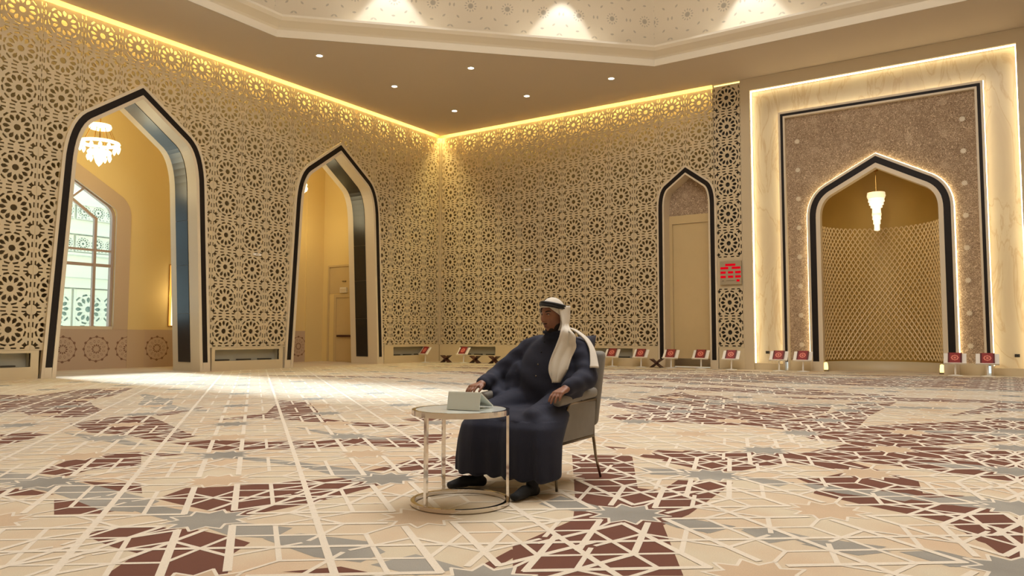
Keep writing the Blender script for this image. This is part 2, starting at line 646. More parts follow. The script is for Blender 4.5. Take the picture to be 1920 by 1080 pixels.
BROWN = [[(-3.87, 1.98), (-3.94, 2.13), (-3.79, 2.27), (-3.61, 2.31), (-3.55, 2.36), (-3.27, 2.37), (-3.08, 2.36), (-2.98, 2.18), (-2.74, 1.99), (-3.16, 1.7), (-3.36, 1.96), (-3.56, 1.95)],
         [(-4.37, 2.66), (-4.52, 2.95), (-4.34, 3.13), (-4.12, 3.49), (-3.89, 3.82), (-3.54, 3.77), (-3.49, 3.26), (-3.5, 3.08), (-3.51, 2.99), (-3.56, 2.64), (-3.73, 2.71), (-3.84, 2.65), (-4.19, 2.65)],
         [(-5.9, 2.65), (-6.48, 3.27), (-6.15, 3.59), (-5.58, 3.26), (-5.69, 2.92), (-5.6, 2.72)],
         [(-5.32, 2.68), (-5.1, 2.77), (-4.89, 2.86), (-4.6, 2.7), (-4.81, 2.65)],
         [(-4.89, 2.31), (-4.74, 2.37), (-4.42, 2.33), (-4.26, 2.4), (-4.27, 2.27), (-4.46, 2.11)],
         [(-5.52, 2.27), (-5.32, 2.36), (-5.01, 2.37), (-5.25, 2.16)],
         [(-8.46, 3.46), (-8.39, 3.7), (-8.09, 3.75), (-7.71, 3.29), (-7.68, 3.14)],
         [(-8.83, 4.3), (-9.11, 4.94), (-8.89, 5.28), (-8.06, 4.98), (-7.07, 4.6), (-6.74, 4.51), (-6.61, 4.04), (-7.42, 4.16), (-7.9, 4.04)],
         [(-6.53, 4.09), (-6.44, 4.37), (-5.86, 4.65), (-5.43, 5.05), (-5.08, 5.64), (-4.76, 6.1), (-4.58, 5.86), (-4.42, 5.12), (-4.95, 4.96), (-5.26, 4.46), (-5.8, 4.04)],
         [(-6.41, 3.32), (-6.24, 3.62), (-5.78, 3.75), (-5.86, 3.58)],
         [(-3.98, 4.07), (-3.99, 4.34), (-4.04, 4.69), (-3.87, 4.96), (-3.53, 4.87), (-3.2, 4.29), (-3.48, 4.16), (-3.72, 4.25)],
         [(-7.85, 5.45), (-7.96, 6.3), (-9.42, 7.71), (-8.69, 7.65), (-7.68, 6.9), (-6.9, 6.28), (-6.23, 6.24), (-5.58, 6.37), (-5.66, 6.03), (-6.61, 5.98), (-7.45, 5.9)],
         [(-2.59, 2.15), (-2.44, 2.34), (-2.26, 2.35), (-2.31, 2.29)],
         [(-1.94, 2.65), (-1.97, 2.97), (-1.9, 2.96), (-1.87, 2.68)],
         [(-9.03, 5.36), (-9.33, 5.99), (-9.4, 6.4), (-8.85, 5.68), (-8.78, 5.35)],
         [(-6.09, 6.76), (-5.79, 7.41), (-5.56, 7.12), (-5.75, 6.66)],
         [(-12.43, 5.06), (-13.51, 6.13), (-14.28, 7.12), (-13.82, 7.87), (-12.29, 6.64), (-11.35, 5.3), (-10.76, 4.57), (-10.75, 4.38)],
         [(-3.09, 5.58), (-2.64, 5.8), (-2.06, 4.61), (-1.9, 4.62), (-1.94, 5.02), (-1.59, 5.14), (-1.52, 4.09), (-1.55, 3.79), (-1.16, 3.05), (-1.75, 2.65), (-1.99, 3.01), (-2.0, 3.62), (-2.21, 4.03)],
         [(-2.38, 6.33), (-1.87, 6.58), (-1.25, 6.74), (-1.2, 6.54), (-1.47, 6.2), (-1.6, 5.89), (-1.7, 5.55), (-1.96, 5.51), (-2.34, 5.69)],
         [(-1.29, 5.58), (-1.15, 5.61), (-0.99, 6.1), (-0.7, 6.1), (-0.55, 5.96), (-0.48, 5.48), (-0.25, 5.54), (-0.43, 5.15), (-0.16, 5.25), (0.04, 5.0), (0.03, 4.21), (-0.15, 4.36), (-0.29, 4.7), (-0.77, 4.92), (-1.06, 5.08), (-1.09, 5.32)],
         [(-2.01, 8.38), (-1.98, 9.15), (-1.7, 9.67), (-1.61, 11.09), (-2.03, 11.99), (-1.56, 12.58), (-1.5, 10.74), (-1.4, 9.08), (-1.42, 8.38), (-1.04, 8.28), (-0.39, 8.96), (0.12, 9.7), (0.11, 8.83), (-0.56, 7.95), (-0.73, 7.45), (-0.96, 7.29), (-1.26, 7.68), (-1.59, 7.67)],
         [(-4.65, 12.3), (-4.03, 12.38), (-3.11, 10.99), (-2.11, 11.43), (-1.99, 10.41), (-2.31, 9.25), (-2.76, 8.95), (-3.48, 9.79)],
         [(-4.27, 8.44), (-3.99, 9.03), (-3.64, 8.88), (-3.15, 8.85), (-2.62, 8.71), (-2.24, 8.97), (-2.54, 8.45), (-3.26, 8.27), (-3.89, 8.17)],
         [(-0.64, 6.54), (-0.3, 6.84), (0.08, 6.89), (0.07, 6.38), (-0.28, 6.38)],
         [(-0.64, 10.94), (-0.12, 13.58), (0.19, 13.79), (0.16, 12.09), (-0.05, 11.94)],
         [(-8.58, 18.04), (-5.6, 19.83), (-1.88, 19.81), (0.29, 20.11), (0.26, 18.38), (-2.7, 17.66), (-6.07, 17.11), (-7.97, 16.04)],
         [(-6.59, 13.87), (-5.07, 14.27), (-3.08, 14.29), (-1.36, 14.24), (-2.89, 13.38), (-5.28, 13.41)]]
GREY = [[(-6.22, 2.55), (-5.84, 2.62), (-5.37, 2.65), (-5.02, 2.66), (-4.29, 2.63), (-4.16, 2.39), (-4.34, 2.31), (-4.92, 2.38), (-5.2, 2.39), (-5.67, 2.33)],
         [(-4.25, 2.41), (-4.27, 2.55), (-3.55, 2.61), (-3.59, 2.42), (-3.83, 2.39)],
         [(-3.49, 2.41), (-3.45, 2.58), (-3.13, 2.66), (-3.05, 2.47), (-3.27, 2.38)],
         [(-3.09, 2.44), (-3.01, 2.61), (-2.63, 2.69), (-2.43, 2.61), (-2.41, 2.43), (-2.64, 2.37)],
         [(-2.35, 2.43), (-2.29, 2.66), (-1.98, 2.62), (-2.09, 2.43)],
         [(-6.15, 3.76), (-5.86, 3.87), (-5.04, 4.0), (-4.76, 4.04), (-4.32, 4.05), (-3.91, 4.06), (-3.64, 3.99), (-3.77, 3.73), (-4.52, 3.91), (-5.37, 3.86)],
         [(-8.17, 3.9), (-7.34, 3.98), (-6.53, 3.89), (-6.69, 3.78), (-7.6, 3.81)],
         [(-6.56, 5.55), (-5.73, 5.44), (-4.76, 5.51), (-5.1, 5.28), (-5.89, 5.33)],
         [(-2.36, 3.85), (-2.36, 4.11), (-2.02, 3.99), (-2.0, 3.84), (-2.24, 3.8)],
         [(-1.58, 3.84), (-1.43, 4.0), (-1.24, 3.93), (-1.29, 3.77), (-1.47, 3.78)],
         [(-1.19, 3.96), (-1.07, 4.01), (-0.86, 3.94), (-1.02, 3.8)],
         [(-0.86, 3.82), (-0.69, 3.99), (-0.48, 3.92), (-0.6, 3.77)],
         [(-0.45, 3.94), (-0.3, 4.04), (-0.09, 3.94), (-0.24, 3.81)],
         [(-0.04, 3.93), (0.03, 4.07), (0.03, 3.84), (-0.03, 3.8)],
         [(-2.35, 5.31), (-2.06, 5.44), (-1.89, 5.3), (-1.62, 5.42), (-1.24, 5.38), (-1.3, 5.18), (-1.62, 5.3), (-2.13, 5.19)],
         [(-1.19, 5.36), (-0.92, 5.38), (-0.57, 5.42), (-0.46, 5.35), (-0.17, 5.36), (0.05, 5.39), (0.05, 5.22), (-0.24, 5.19), (-0.67, 5.25), (-1.05, 5.19)],
         [(-0.7, 6.79), (-0.3, 6.91), (0.08, 6.89), (0.07, 6.69), (-0.38, 6.65)]]


BROWN += [[(-3.12, 6.17), (-2.71, 6.21), (-2.27, 6.28), (-1.93, 6.29), (-1.59, 6.73), (-1.21, 6.68), (-0.9, 6.31), (-0.69, 6.04), (-0.93, 5.88), (-1.1, 6.09), (-1.47, 6.2), (-1.69, 5.86), (-2.09, 5.78), (-2.52, 5.78)],
          [(-1.58, 6.42), (-1.14, 8.06), (-0.69, 7.83), (0.09, 7.88), (0.06, 6.26), (-0.25, 6.34), (-0.57, 6.45), (-0.94, 6.56)],
          [(-0.14, 4.39), (0.04, 4.44), (0.03, 4.05), (-0.04, 4.12)],
          [(-4.92, 9.74), (-4.9, 12.9), (-3.47, 10.74), (-2.34, 8.96), (-1.97, 10.1), (-1.85, 11.85), (-1.43, 12.81), (-1.49, 9.54), (-1.75, 8.26), (-2.44, 8.49), (-3.49, 9.06)],
          [(-1.61, 8.04), (-1.31, 9.27), (0.14, 11.09), (0.11, 8.91), (-0.84, 7.98)],
          [(-8.93, 17.7), (0.3, 21.43), (0.23, 16.99), (-2.99, 16.73), (-7.89, 15.63)]]
GREY += [[(-1.6, 3.89), (-1.45, 4.0), (-1.22, 3.98), (-1.3, 3.76)],
         [(-1.18, 3.92), (-1.07, 4.04), (-0.85, 3.98), (-0.99, 3.75)],
         [(-0.9, 3.88), (-0.73, 3.99), (-0.51, 4.0), (-0.58, 3.79), (-0.77, 3.79)],
         [(-0.45, 3.94), (-0.3, 4.07), (-0.06, 3.96), (-0.22, 3.82)],
         [(-1.92, 5.29), (-1.65, 5.39), (-1.27, 5.35), (-1.52, 5.26)],
         [(-1.2, 5.4), (-0.85, 5.37), (-0.47, 5.38), (-0.55, 5.15), (-0.94, 5.18)],
         [(-0.44, 5.34), (-0.22, 5.55), (0.05, 5.5), (0.05, 5.29), (-0.24, 5.2)],
         [(-2.37, 5.31), (-2.11, 5.4), (-1.89, 5.23), (-2.18, 5.11)],
         [(-2.36, 3.87), (-2.25, 4.0), (-1.95, 3.94), (-2.09, 3.8)]]

random.seed(4)


def clip_poly(pts):
    return [(min(max(q[0], -18.3), 3.5), min(q[1], 22.3)) for q in pts]


# more brown and grey fields further off and beside the view, in the same manner
def far_field(cx, cy, L, wd):
    pts = []
    n = 9
    for i in range(n):
        t = i / (n - 1)
        pts.append((cx + L * (t - 0.5), cy + wd * (0.5 + 0.5 * random.random()) * (0.4 + math.sin(PI * t)) + 0.6 * math.sin(3.1 * t + cx)))
    for i in range(n):
        t = 1 - i / (n - 1)
        pts.append((cx + L * (t - 0.5), cy - wd * (0.5 + 0.5 * random.random()) * (0.4 + math.sin(PI * t)) + 0.6 * math.sin(3.1 * t + cx)))
    return pts


extra_b = [far_field(*q) for q in ((3.6, 7.5, 4, .6), (4.5, 12, 5, .7), (2.6, 16.5, 6, .7), (-12.5, 18.5, 6, .6), (-4, 17.6, 6, .5),
                                   (5, 3.2, 3, .5), (-9, 1.0, 4, .5), (-12, 5.0, 5, .6), (-6.0, 0.6, 3, .5),
                                   (-1.5, 21.2, 7, .35), (-8.5, 21.0, 7, .35), (-14.5, 20.6, 5, .3), (-8, 14.2, 4, .35), (-1.0, 13.2, 4.5, .35), (0.8, 18.8, 5, .35),
                                   (-6.5, 19.4, 6, .3), (-11.5, 15.8, 4, .35), (-13.5, 12.6, 4, .3), (-4.5, 15.2, 4, .3), (1.5, 10.2, 3.5, .3), (-3.0, 9.4, 2.6, .25))]
extra_g = [far_field(*q) for q in ((-2.5, 12.0, 5, .22), (-6.5, 16.6, 6, .25), (-1.0, 16.0, 5, .22), (-10.5, 19.2, 6, .22), (-3, 20.2, 6, .22), (-9.5, 13.0, 4, .22),
                                   (-13, 15.0, 4, .22), (0.6, 8.6, 3, .2), (-5.0, 10.6, 3.5, .2), (-14.5, 9.0, 4, .22), (-10.5, 6.6, 3.5, .2))]
for lst, nm, mt, zz_ in ((BROWN + extra_b, 'brown_motif', 'carpet_brown', 0.0003), (GREY + extra_g, 'grey_motif', 'carpet_grey', 0.0006)):
    for qi, q in enumerate(lst):
        mb = MB()
        flat_poly(mb, clip_poly(q), zz_ + 0.000008 * qi)
        mb.build(nm, mt, floor, fixn=False)


# strapwork lines of the carpet: rosettes on a centred rectangular lattice
def stroke(mb, a, b_, wd, lev, par=0):
    dx, dy = b_[0] - a[0], b_[1] - a[1]
    L = math.hypot(dx, dy)
    if L < 1e-6:
        return
    nx, ny = -dy / L * wd / 2, dx / L * wd / 2
    ex, ey = dx / L * wd * 0.3, dy / L * wd * 0.3
    z = 0.0011 + 0.00002 * lev + 0.00001 * par
    o = len(mb.v)
    mb.v += [(a[0] - ex + nx, a[1] - ey + ny, z), (a[0] - ex - nx, a[1] - ey - ny, z), (b_[0] + ex - nx, b_[1] + ey - ny, z), (b_[0] + ex + nx, b_[1] + ey + ny, z)]
    mb.f.append((o, o + 1, o + 2, o + 3))


SX, SY = CDX / 1.618, CDY / 1.1756          # lattice scale along x and y


def ros(cx, cy, r_, ang):
    return (cx + SX * r_ * math.cos(ang), cy + SY * r_ * math.sin(ang))


AP = 0.5
RT = 0.7265 * AP
WL = RT * math.sin(R(18))
lines, stars_g, stars_t = MB(), MB(), MB()
for i in range(-19, 8):
    for j in range(-13, 28):
        for hf in (0, 0.5):
            cx, cy = CX0 + (i + hf) * CDX, CY0 + (j + hf) * CDY
            if not (-18.2 < cx < 6.5 and -1 < cy < 22.3) or cx * 0.55 - cy * 0.83 > 0.5:
                continue
            far = math.hypot(cx, cy) > 16
            wt = 0.026
            tips = []
            for k in range(10):
                b1 = R(36 * k + 18)
                tips.append(ros(cx, cy, 0.205, b1))
                tips.append(ros(cx, cy, 0.135, R(36 * k + 36)))
            flat_poly(stars_g if hf == 0 else stars_t, tips, 0.0009)
            for k in range(20):
                stroke(lines, tips[k], tips[(k + 1) % 20], wt * 0.6, k)
            for k in range(10):
                ax_ = 36 * k
                C_ = ros(cx, cy, AP, R(ax_))
                for s in (-1, 1):
                    Tp = ros(cx, cy, RT, R(ax_ + 18 * s))
                    row = ax_ in (36, 144, 216, 324)
                    out_ = C_ if row else (C_[0] + (C_[0] - Tp[0]) * 0.5, C_[1] + (C_[1] - Tp[1]) * 0.5)
                    stroke(lines, Tp, out_, wt, 20 + 2 * k + (s > 0), int(2 * hf))
                if not far and ax_ in (72, 252):
                    stroke(lines, ros(cx, cy, 0.2, R(ax_ + 18)), ros(cx, cy, RT, R(ax_ + 18)), wt * 0.8, 41)
            # broken straps towards the next rosettes across the rows
            for ax_ in (72, 108, 252, 288) if hf == 0 else ():
                ux, uy = math.cos(R(ax_)), math.sin(R(ax_))
                for s in (-1, 1):
                    a = (cx + SX * (ux * 0.155 - uy * WL * s), cy + SY * (uy * 0.155 + ux * WL * s))
                    b_ = (cx + SX * (ux * 0.66 - uy * WL * s), cy + SY * (uy * 0.66 + ux * WL * s))
                    if abs(b_[0] + 7.4) < 10.9 and b_[1] < 22.4:
                        stroke(lines, a, b_, 0.034, 42 + ax_ // 36 + 5 * (s > 0) + 0.25 * (j % 2))
            # long straps to the two neighbours up the rows
            for sx in (1, -1):
                ux, uy = math.cos(R(36)) * sx, math.sin(R(36))
                nx, ny = -uy, ux
                for s in (-1, 1):
                    a = (cx + SX * (ux * 0.155 + nx * WL * s), cy + SY * (uy * 0.155 + ny * WL * s))
                    b_ = (cx + SX * (ux * 0.845 + nx * WL * s), cy + SY * (uy * 0.845 + ny * WL * s))
                    if abs(b_[0] + 7.4) < 10.9 and b_[1] < 22.4:
                        stroke(lines, a, b_, 0.038, 56 + (sx > 0) + 2 * (s > 0), int(2 * hf))
                # the line midway between two rows
                mo = 0.5 * math.sin(R(72)) * sx
                a = (cx + SX * nx * mo, cy + SY * ny * mo)
                b_ = (a[0] + SX * ux, a[1] + SY * uy)
                if abs(b_[0] + 7.4) < 10.9 and b_[1] < 22.4:
                    stroke(lines, a, b_, 0.036, 61 + (sx > 0), int(2 * hf))
for mb, nm, mt in ((lines, 'strapwork_lines', 'carpet_line'), (stars_g, 'grey_stars', 'carpet_grey'), (stars_t, 'tan_stars', 'carpet_tan')):
    o = mb.build(nm, mt, floor, fixn=False)
    o['kind'] = 'stuff'

# ------------------------------------------------------------------ lattice tile of the wall screens
def reg(c, r_, n, a0=0.0):
    return [(c[0] + r_ * math.cos(a0 + 2 * PI * k / n), c[1] + r_ * math.sin(a0 + 2 * PI * k / n)) for k in range(n)]


def rot2(pts, a, c=(0, 0)):
    ca, sa = math.cos(a), math.sin(a)
    return [(c[0] + x_ * ca - y_ * sa, c[1] + x_ * sa + y_ * ca) for x_, y_ in pts]


PHV = 0.915
TILE = [reg((0, 0), 0.074, 10)]
for k in range(12):
    TILE.append(rot2([(0.146, 0), (0.212, -0.044), (0.266, -0.042), (0.302, 0), (0.266, 0.042), (0.212, 0.044)], R(30 * k)))
    c = R(30 * k + 15)
    TILE.append(rot2([(-0.020, -0.070), (0.024, -0.050), (0.024, 0.050), (-0.020, 0.070)], c, (0.347 * math.cos(c), 0.347 * math.sin(c))))
cross = []
for k in range(8):
    rr_ = 0.070 if k % 2 == 0 else 0.040
    cross.append((rr_ * math.cos(R(45 * k)), rr_ * math.sin(R(45 * k))))
for sx in (-1, 1):
    for sy in (-1, 1):
        TILE.append([(0.345 * sx + q[0], 0.345 * sy + q[1]) for q in cross])
for s in (-1, 1):
    for q in (-0.30, -0.12, 0.12, 0.30):
        hl = 0.050 if abs(q) > 0.2 else 0.058
        TILE.append([(q - hl, s * 0.414 - 0.017), (q + hl, s * 0.414 - 0.017), (q + hl, s * 0.414 + 0.017), (q - hl, s * 0.414 + 0.017)])
        TILE.append([(s * 0.414 - 0.017, q - hl), (s * 0.414 + 0.017, q - hl), (s * 0.414 + 0.017, q + hl), (s * 0.414 - 0.017, q + hl)])
        TILE.append(reg((s * 0.405, q * 0.7 + (0.09 if q > 0 else -0.09)), 0.009, 5)) if abs(q) > 0.2 else None
TILE = [[(x_ * PW / 0.9127, y_) for x_, y_ in poly] for poly in TILE]
Z0S, Z1S = 0.65, 8.81
ROW0 = 1.115
LOC = lambda u_, v_, w_: (w_, u_, v_)
GAP = 0.004


def column_mesh(name, cut=None, blank=(), z0=Z0S, z1=Z1S, wd=PW):
    """one lattice panel, local frame: x out of the wall, y along it"""
    hw = wd / 2 - GAP / 2
    # little notches along the joints of the upper rows
    nz = [z_ for z_ in np.arange(6.05, z1 - 0.1, 0.118)]
    right = [(hw, z0)] + [q for z_ in nz for q in ((hw, z_), (hw - 0.010, z_ + 0.012), (hw - 0.010, z_ + 0.062), (hw, z_ + 0.074))] + [(hw, z1)]
    outer = [(-hw, z0)] + right + [(-x_, z_) for x_, z_ in reversed(right[1:])]
    holes = []
    for j in range(9):
        if j in blank:
            continue
        zc = ROW0 + PHV * j
        for poly in TILE:
            q = [(x_ * wd / PW, y_ + zc) for x_, y_ in poly]
            if max(y_ for _, y_ in q) < z1 - 0.012:
                holes.append(q)
    if cut:
        holes.append(cut)
    v_, f_ = plate(outer, holes, LOC, -0.03, 0.0)
    me = bpy.data.meshes.new(name)
    me.from_pydata(v_, [], f_)
    me.materials.append(M['screen'])
    return me


ARCH = dict(hb=2.105, hs=1.84, zs=5.05, ctrl=(1.80, 6.06), sh=(1.38, 6.40), apex=7.40)


def hall_arch(c, z0=0.0):
    hb = ARCH['hb'] - (z0 / 5.05) * (ARCH['hb'] - ARCH['hs'])
    return arch_line(c, hb, ARCH['hs'], z0, ARCH['zs'], ARCH['ctrl'], ARCH['sh'], ARCH['apex'])


ARC_A = (10.50, 17.41)


def opening(c, d, base=-0.02):
    q = offset(hall_arch(c), d)
    return [(q[0][0], base)] + q + [(q[-1][0], base)]


# ------------------------------------------------------------------ left wall: backing, screens, plinth, arches
wl = MB()
v_, f_ = plate([(YF, 0), (YB + 0.44, 0), (YB + 0.44, ZC + 0.4), (YF, ZC + 0.4)], [opening(c, 0.06) for c in ARC_A], TA, -0.44, -0.36, True)
wl.add(v_, f_)
wall_left = struct(wl.build('wall_left', 'backing'))
std_mesh = column_mesh('screen_panel')
NCOL = 21
for k in range(NCOL):
    uc = YB - 0.06 - (k + 0.5) * PW
    cut = None
    for c in ARC_A:
        if abs(uc - c) < 2.05 + PW / 2:
            cut = [(q[0] - uc, q[1]) for q in opening(c, 0.07, 0.3)]
    me = std_mesh if cut is None else column_mesh('screen_panel', cut)
    o = obj('screen_panel', me, None, wall_left)
    o.location = (XA, uc, 0)
u_end = YB - 0.06 - NCOL * PW
mb = MB()
mb.box(XA - 0.05, XA, YF, u_end - 0.02, 0.0, ZC)
mb.build('plain_panel', 'plain', wall_left)


def plinth(T, u0, u1, vents, parent):
    v_, f_ = plate([(u0, 0), (u1, 0), (u1, Z0S - 0.003), (u0, Z0S - 0.003)],
                   [[(a, 0.275), (b_, 0.275), (b_, 0.59), (a, 0.59)] for a, b_ in vents], T, -0.05, 0.03)
    MB().add(v_, f_).build('plinth', 'plinth', parent)
    for a, b_ in vents:
        mb = MB()
        P = [T(a, .275, .0), T(b_, .275, .0), T(b_, .59, .0), T(a, .59, .0), T(a, .275, -.2), T(b_, .275, -.2), T(b_, .59, -.2), T(a, .59, -.2)]
        mb.add(P, [(4, 5, 6, 7), (0, 1, 5, 4), (1, 2, 6, 5), (2, 3, 7, 6), (3, 0, 4, 7)])
        box = mb.build('vent_recess', 'grey_box', parent, fixn=False)
        mb = MB()
        for q in range(3):
            ua = a + (b_ - a) * (0.04 + 0.33 * q)
            ub = ua + (b_ - a) * 0.2
            P = [T(x_, z_, w_) for x_ in (ua, ub) for z_ in (.28, .315) for w_ in (-.15, -.05)]
            mb.add(P, [(0, 1, 3, 2), (4, 6, 7, 5), (0, 4, 5, 1), (2, 3, 7, 6), (0, 2, 6, 4), (1, 5, 7, 3)])
        mb.build('vent_slot', 'recess_dark', parent)


plinth(TA, u_end, 8.27, [(5.4, 8.10)], wall_left)
plinth(TA, 12.73, 15.18, [(12.83, 15.04)], wall_left)
plinth(TA, 19.64, YB - 0.04, [(20.12, 22.0)], wall_left)

for c in ARC_A:
    full, up = hall_arch(c), hall_arch(c, 0.25)
    band(full, -0.075, -0.002, TA, -0.06, 0.055).build('arch_outer_trim', 'trim', wall_left)
    band(up, 0.0, 0.155, TA, -0.06, 0.045).build('arch_stone_band', 'dark', wall_left)
    band(full, 0.157, 0.245, TA, -0.36, 0.06).build('arch_inner_trim', 'trim', wall_left)
    # feet of the stone band
    for s in (0, -1):
        u0 = offset(full, 0.0)[s][0]
        u1 = offset(full, 0.157)[s][0]
        P = [TA(x_, z_, w_) for x_ in (u0, u1) for z_ in (0, .248) for w_ in (-.06, .058)]
        MB().add(P, [(0, 1, 3, 2), (4, 6, 7, 5), (0, 4, 5, 1), (2, 3, 7, 6), (0, 2, 6, 4), (1, 5, 7, 3)]).build('arch_foot', 'trim', wall_left)
    band(full, 0.12, 0.215, TA, -1.26, -0.36).build('arch_reveal', 'trim', wall_left)
    # polished stone slabs of the reveal, one by one round the arch
    ln = hall_arch(c, 0.25)
    z_split = [0.25, 1.6, 2.95, 4.2]
    hb_at = lambda z_: ARCH['hb'] - z_ / 5.05 * (ARCH['hb'] - ARCH['hs'])
    for s in (-1, 1):
        for q in range(4):
            za = z_split[q] + 0.004
            zb = (z_split + [5.05])[q + 1] - 0.004
            a, b_ = (c + s * (hb_at(za) - 0.23), za), (c + s * (hb_at(zb) - 0.23), zb)
            P = []
            for (uu, zz_) in (a, b_):
                for du in (0.0, 0.035 * s):
                    for w_ in (-0.98, -0.42):
                        P.append(TA(uu + du, zz_, w_))
            MB().add(P, [(0, 1, 3, 2), (4, 6, 7, 5), (0, 4, 5, 1), (2, 3, 7, 6), (0, 2, 6, 4), (1, 5, 7, 3)]).build('reveal_slab', 'slab', wall_left)
    half = len(ln) // 2
    band(ln[1:half - 0], 0.20, 0.23, TA, -0.98, -0.42).build('reveal_slab', 'slab', wall_left)
    band(ln[half + 1:-1], 0.20, 0.23, TA, -0.98, -0.42).build('reveal_slab', 'slab', wall_left)
    band([ln[half - 1], ln[half]], 0.20, 0.23, TA, -0.98, -0.42).build('reveal_slab', 'slab', wall_left)
    band([ln[half], ln[half + 1]], 0.20, 0.23, TA, -0.98, -0.42).build('reveal_slab', 'slab', wall_left)
MB().box(XA - 0.14, XA + 0.05, u_end, YB + 0.1, ZC + 0.24, ZC + 0.26).build('light_strip', 'led_amber', wall_left)
MB().box(XA - 0.44, XA + 0.15, YF, YB + 0.44, ZC + 0.30, ZC + 0.4).build('slot_cap', 'ceiling', wall_left)

# ------------------------------------------------------------------ mihrab wall
DCX = -8.405
DOOR = dict(hb=0.925, hs=0.925, zs=5.10, ctrl=(0.93, 5.66), sh=(0.72, 5.86), apex=6.40)


def door_arch(z0=0.0):
    return arch_line(DCX, DOOR['hb'], DOOR['hs'], z0, DOOR['zs'], DOOR['ctrl'], DOOR['sh'], DOOR['apex'])


def door_open(d, base=-0.02):
    q = offset(door_arch(), d)
    return [(q[0][0], base)] + q + [(q[-1][0], base)]


MX0, MX1, MZT = -6.33, 0.45, 8.53
MCX = -2.89
v_, f_ = plate([(XA - 0.44, 0), (-6.6, 0), (-6.6, ZC + 0.4), (XA - 0.44, ZC + 0.4)], [door_open(0.06)], TB, -0.44, -0.36, True)
wb = MB().add(v_, f_)
wall_back = struct(wb.build('wall_back', 'backing'))
for k in range(12):
    uc = XA + 0.06 + (k + 0.5) * PW
    cut = None
    if abs(uc - DCX) < 0.92 + PW / 2:
        cut = [(q[0] - uc, q[1]) for q in door_open(0.07, 0.3)]
    me = std_mesh if cut is None else column_mesh('screen_panel', cut)
    o = obj('screen_panel', me, None, wall_back)
    o.location = (uc, YB, 0)
    o.rotation_euler = (0, 0, -PI / 2)
u12 = XA + 0.06 + 12 * PW
wd13 = -6.62 - u12
o = obj('screen_panel', column_mesh('screen_panel', None, (2,), Z0S, 8.83, wd13 - 0.02), None, wall_back)
o.location = (u12 + wd13 / 2, YB - 0.02, 0)
o.rotation_euler = (0, 0, -PI / 2)
MB().box(u12, -6.62, YB + 0.06, YB + 0.10, 0.6, 8.74).build('panel_shade_plate', 'recess_dark', wall_back)  # dark plate added so the holes of this panel look shaded and unlit
MB().box(u12, u12 + 0.03, YB + 0.0, YB + 0.25, 0.6, ZC).build('panel_shade_plate', 'recess_dark', wall_back)
plinth(TB, XA + 0.04, DCX - 1.0, [(-17.45, -15.8), (-12.1, -10.29)], wall_back)
plinth(TB, DCX + 1.0, -6.62, [], wall_back)
MB().box(XA - 0.1, u12, YB - 0.05, YB + 0.14, ZC + 0.24, ZC + 0.26).build('light_strip', 'led_amber', wall_back)
MB().box(u12 + .03, -6.63, YB + 0.015, YB + 0.055, ZC - 0.04, ZC - 0.012).build('light_strip', 'led_line', wall_back)
MB().box(XA + 0.06, -6.6, YB - 0.15, YB + 0.44, ZC + 0.305, ZC + 0.4).build('slot_cap', 'ceiling', wall_back)

MB().box(XA - 0.03, XA + 0.055, YB - 0.055, YB + 0.03, Z0S, Z1S).build('corner_post', 'screen', wall_back)

# narrow arched door beside the mihrab
full, up = door_arch(), door_arch(0.26)
door1 = struct(band(full, -0.06, -0.002, TB, -0.06, 0.055).build('door_1', 'trim'))
band(up, 0.0, 0.135, TB, -0.06, 0.045).build('stone_band', 'dark', door1)
band(full, 0.137, 0.19, TB, -0.50, 0.06).build('inner_trim', 'trim', door1)
for s in (0, -1):
    u0, u1 = offset(full, 0.0)[s][0], offset(full, 0.137)[s][0]
    MB().box(min(u0, u1), max(u0, u1), YB - 0.058, YB + 0.06, 0, 0.258).build('band_foot', 'trim', door1)
ty = [q for q in offset(full, 0.15)]
tym = [(q[0], max(q[1], 4.93)) for q in ty]
tym = [tym[0]] + tym[2:-2] + [tym[-1]]
v_, f_ = plate(tym, [], TB, -0.50, -0.44)
MB().add(v_, f_).build('tympanum', 'carved', door1)
hw = 0.925 - 0.15
MB().box(DCX - hw, DCX + hw, YB + 0.40, YB + 0.50, 4.66, 4.93).build('transom', 'wood_beige', door1)
MB().box(DCX - hw, DCX - hw + 0.14, YB + 0.40, YB + 0.50, 0.0, 4.66).build('jamb', 'wood_beige', door1)
MB().box(DCX + hw - 0.10, DCX + hw, YB + 0.40, YB + 0.50, 0.0, 4.66).build('jamb', 'wood_beige', door1)
leaf = MB().box(DCX - hw + 0.145, DCX + hw - 0.105, YB + 0.46, YB + 0.52, 0.02, 4.655).build('leaf', 'wood_beige', door1)
MB().box(DCX + hw - 0.17, DCX + hw - 0.145, YB + 0.42, YB + 0.46, 0.25, 1.75).build('pull_bar', 'brownwood', leaf)
MB().box(DCX - hw + 0.16, DCX + hw - 0.12, YB + 0.445, YB + 0.46, 0.05, 0.28).build('kick_plate', 'metal', leaf)

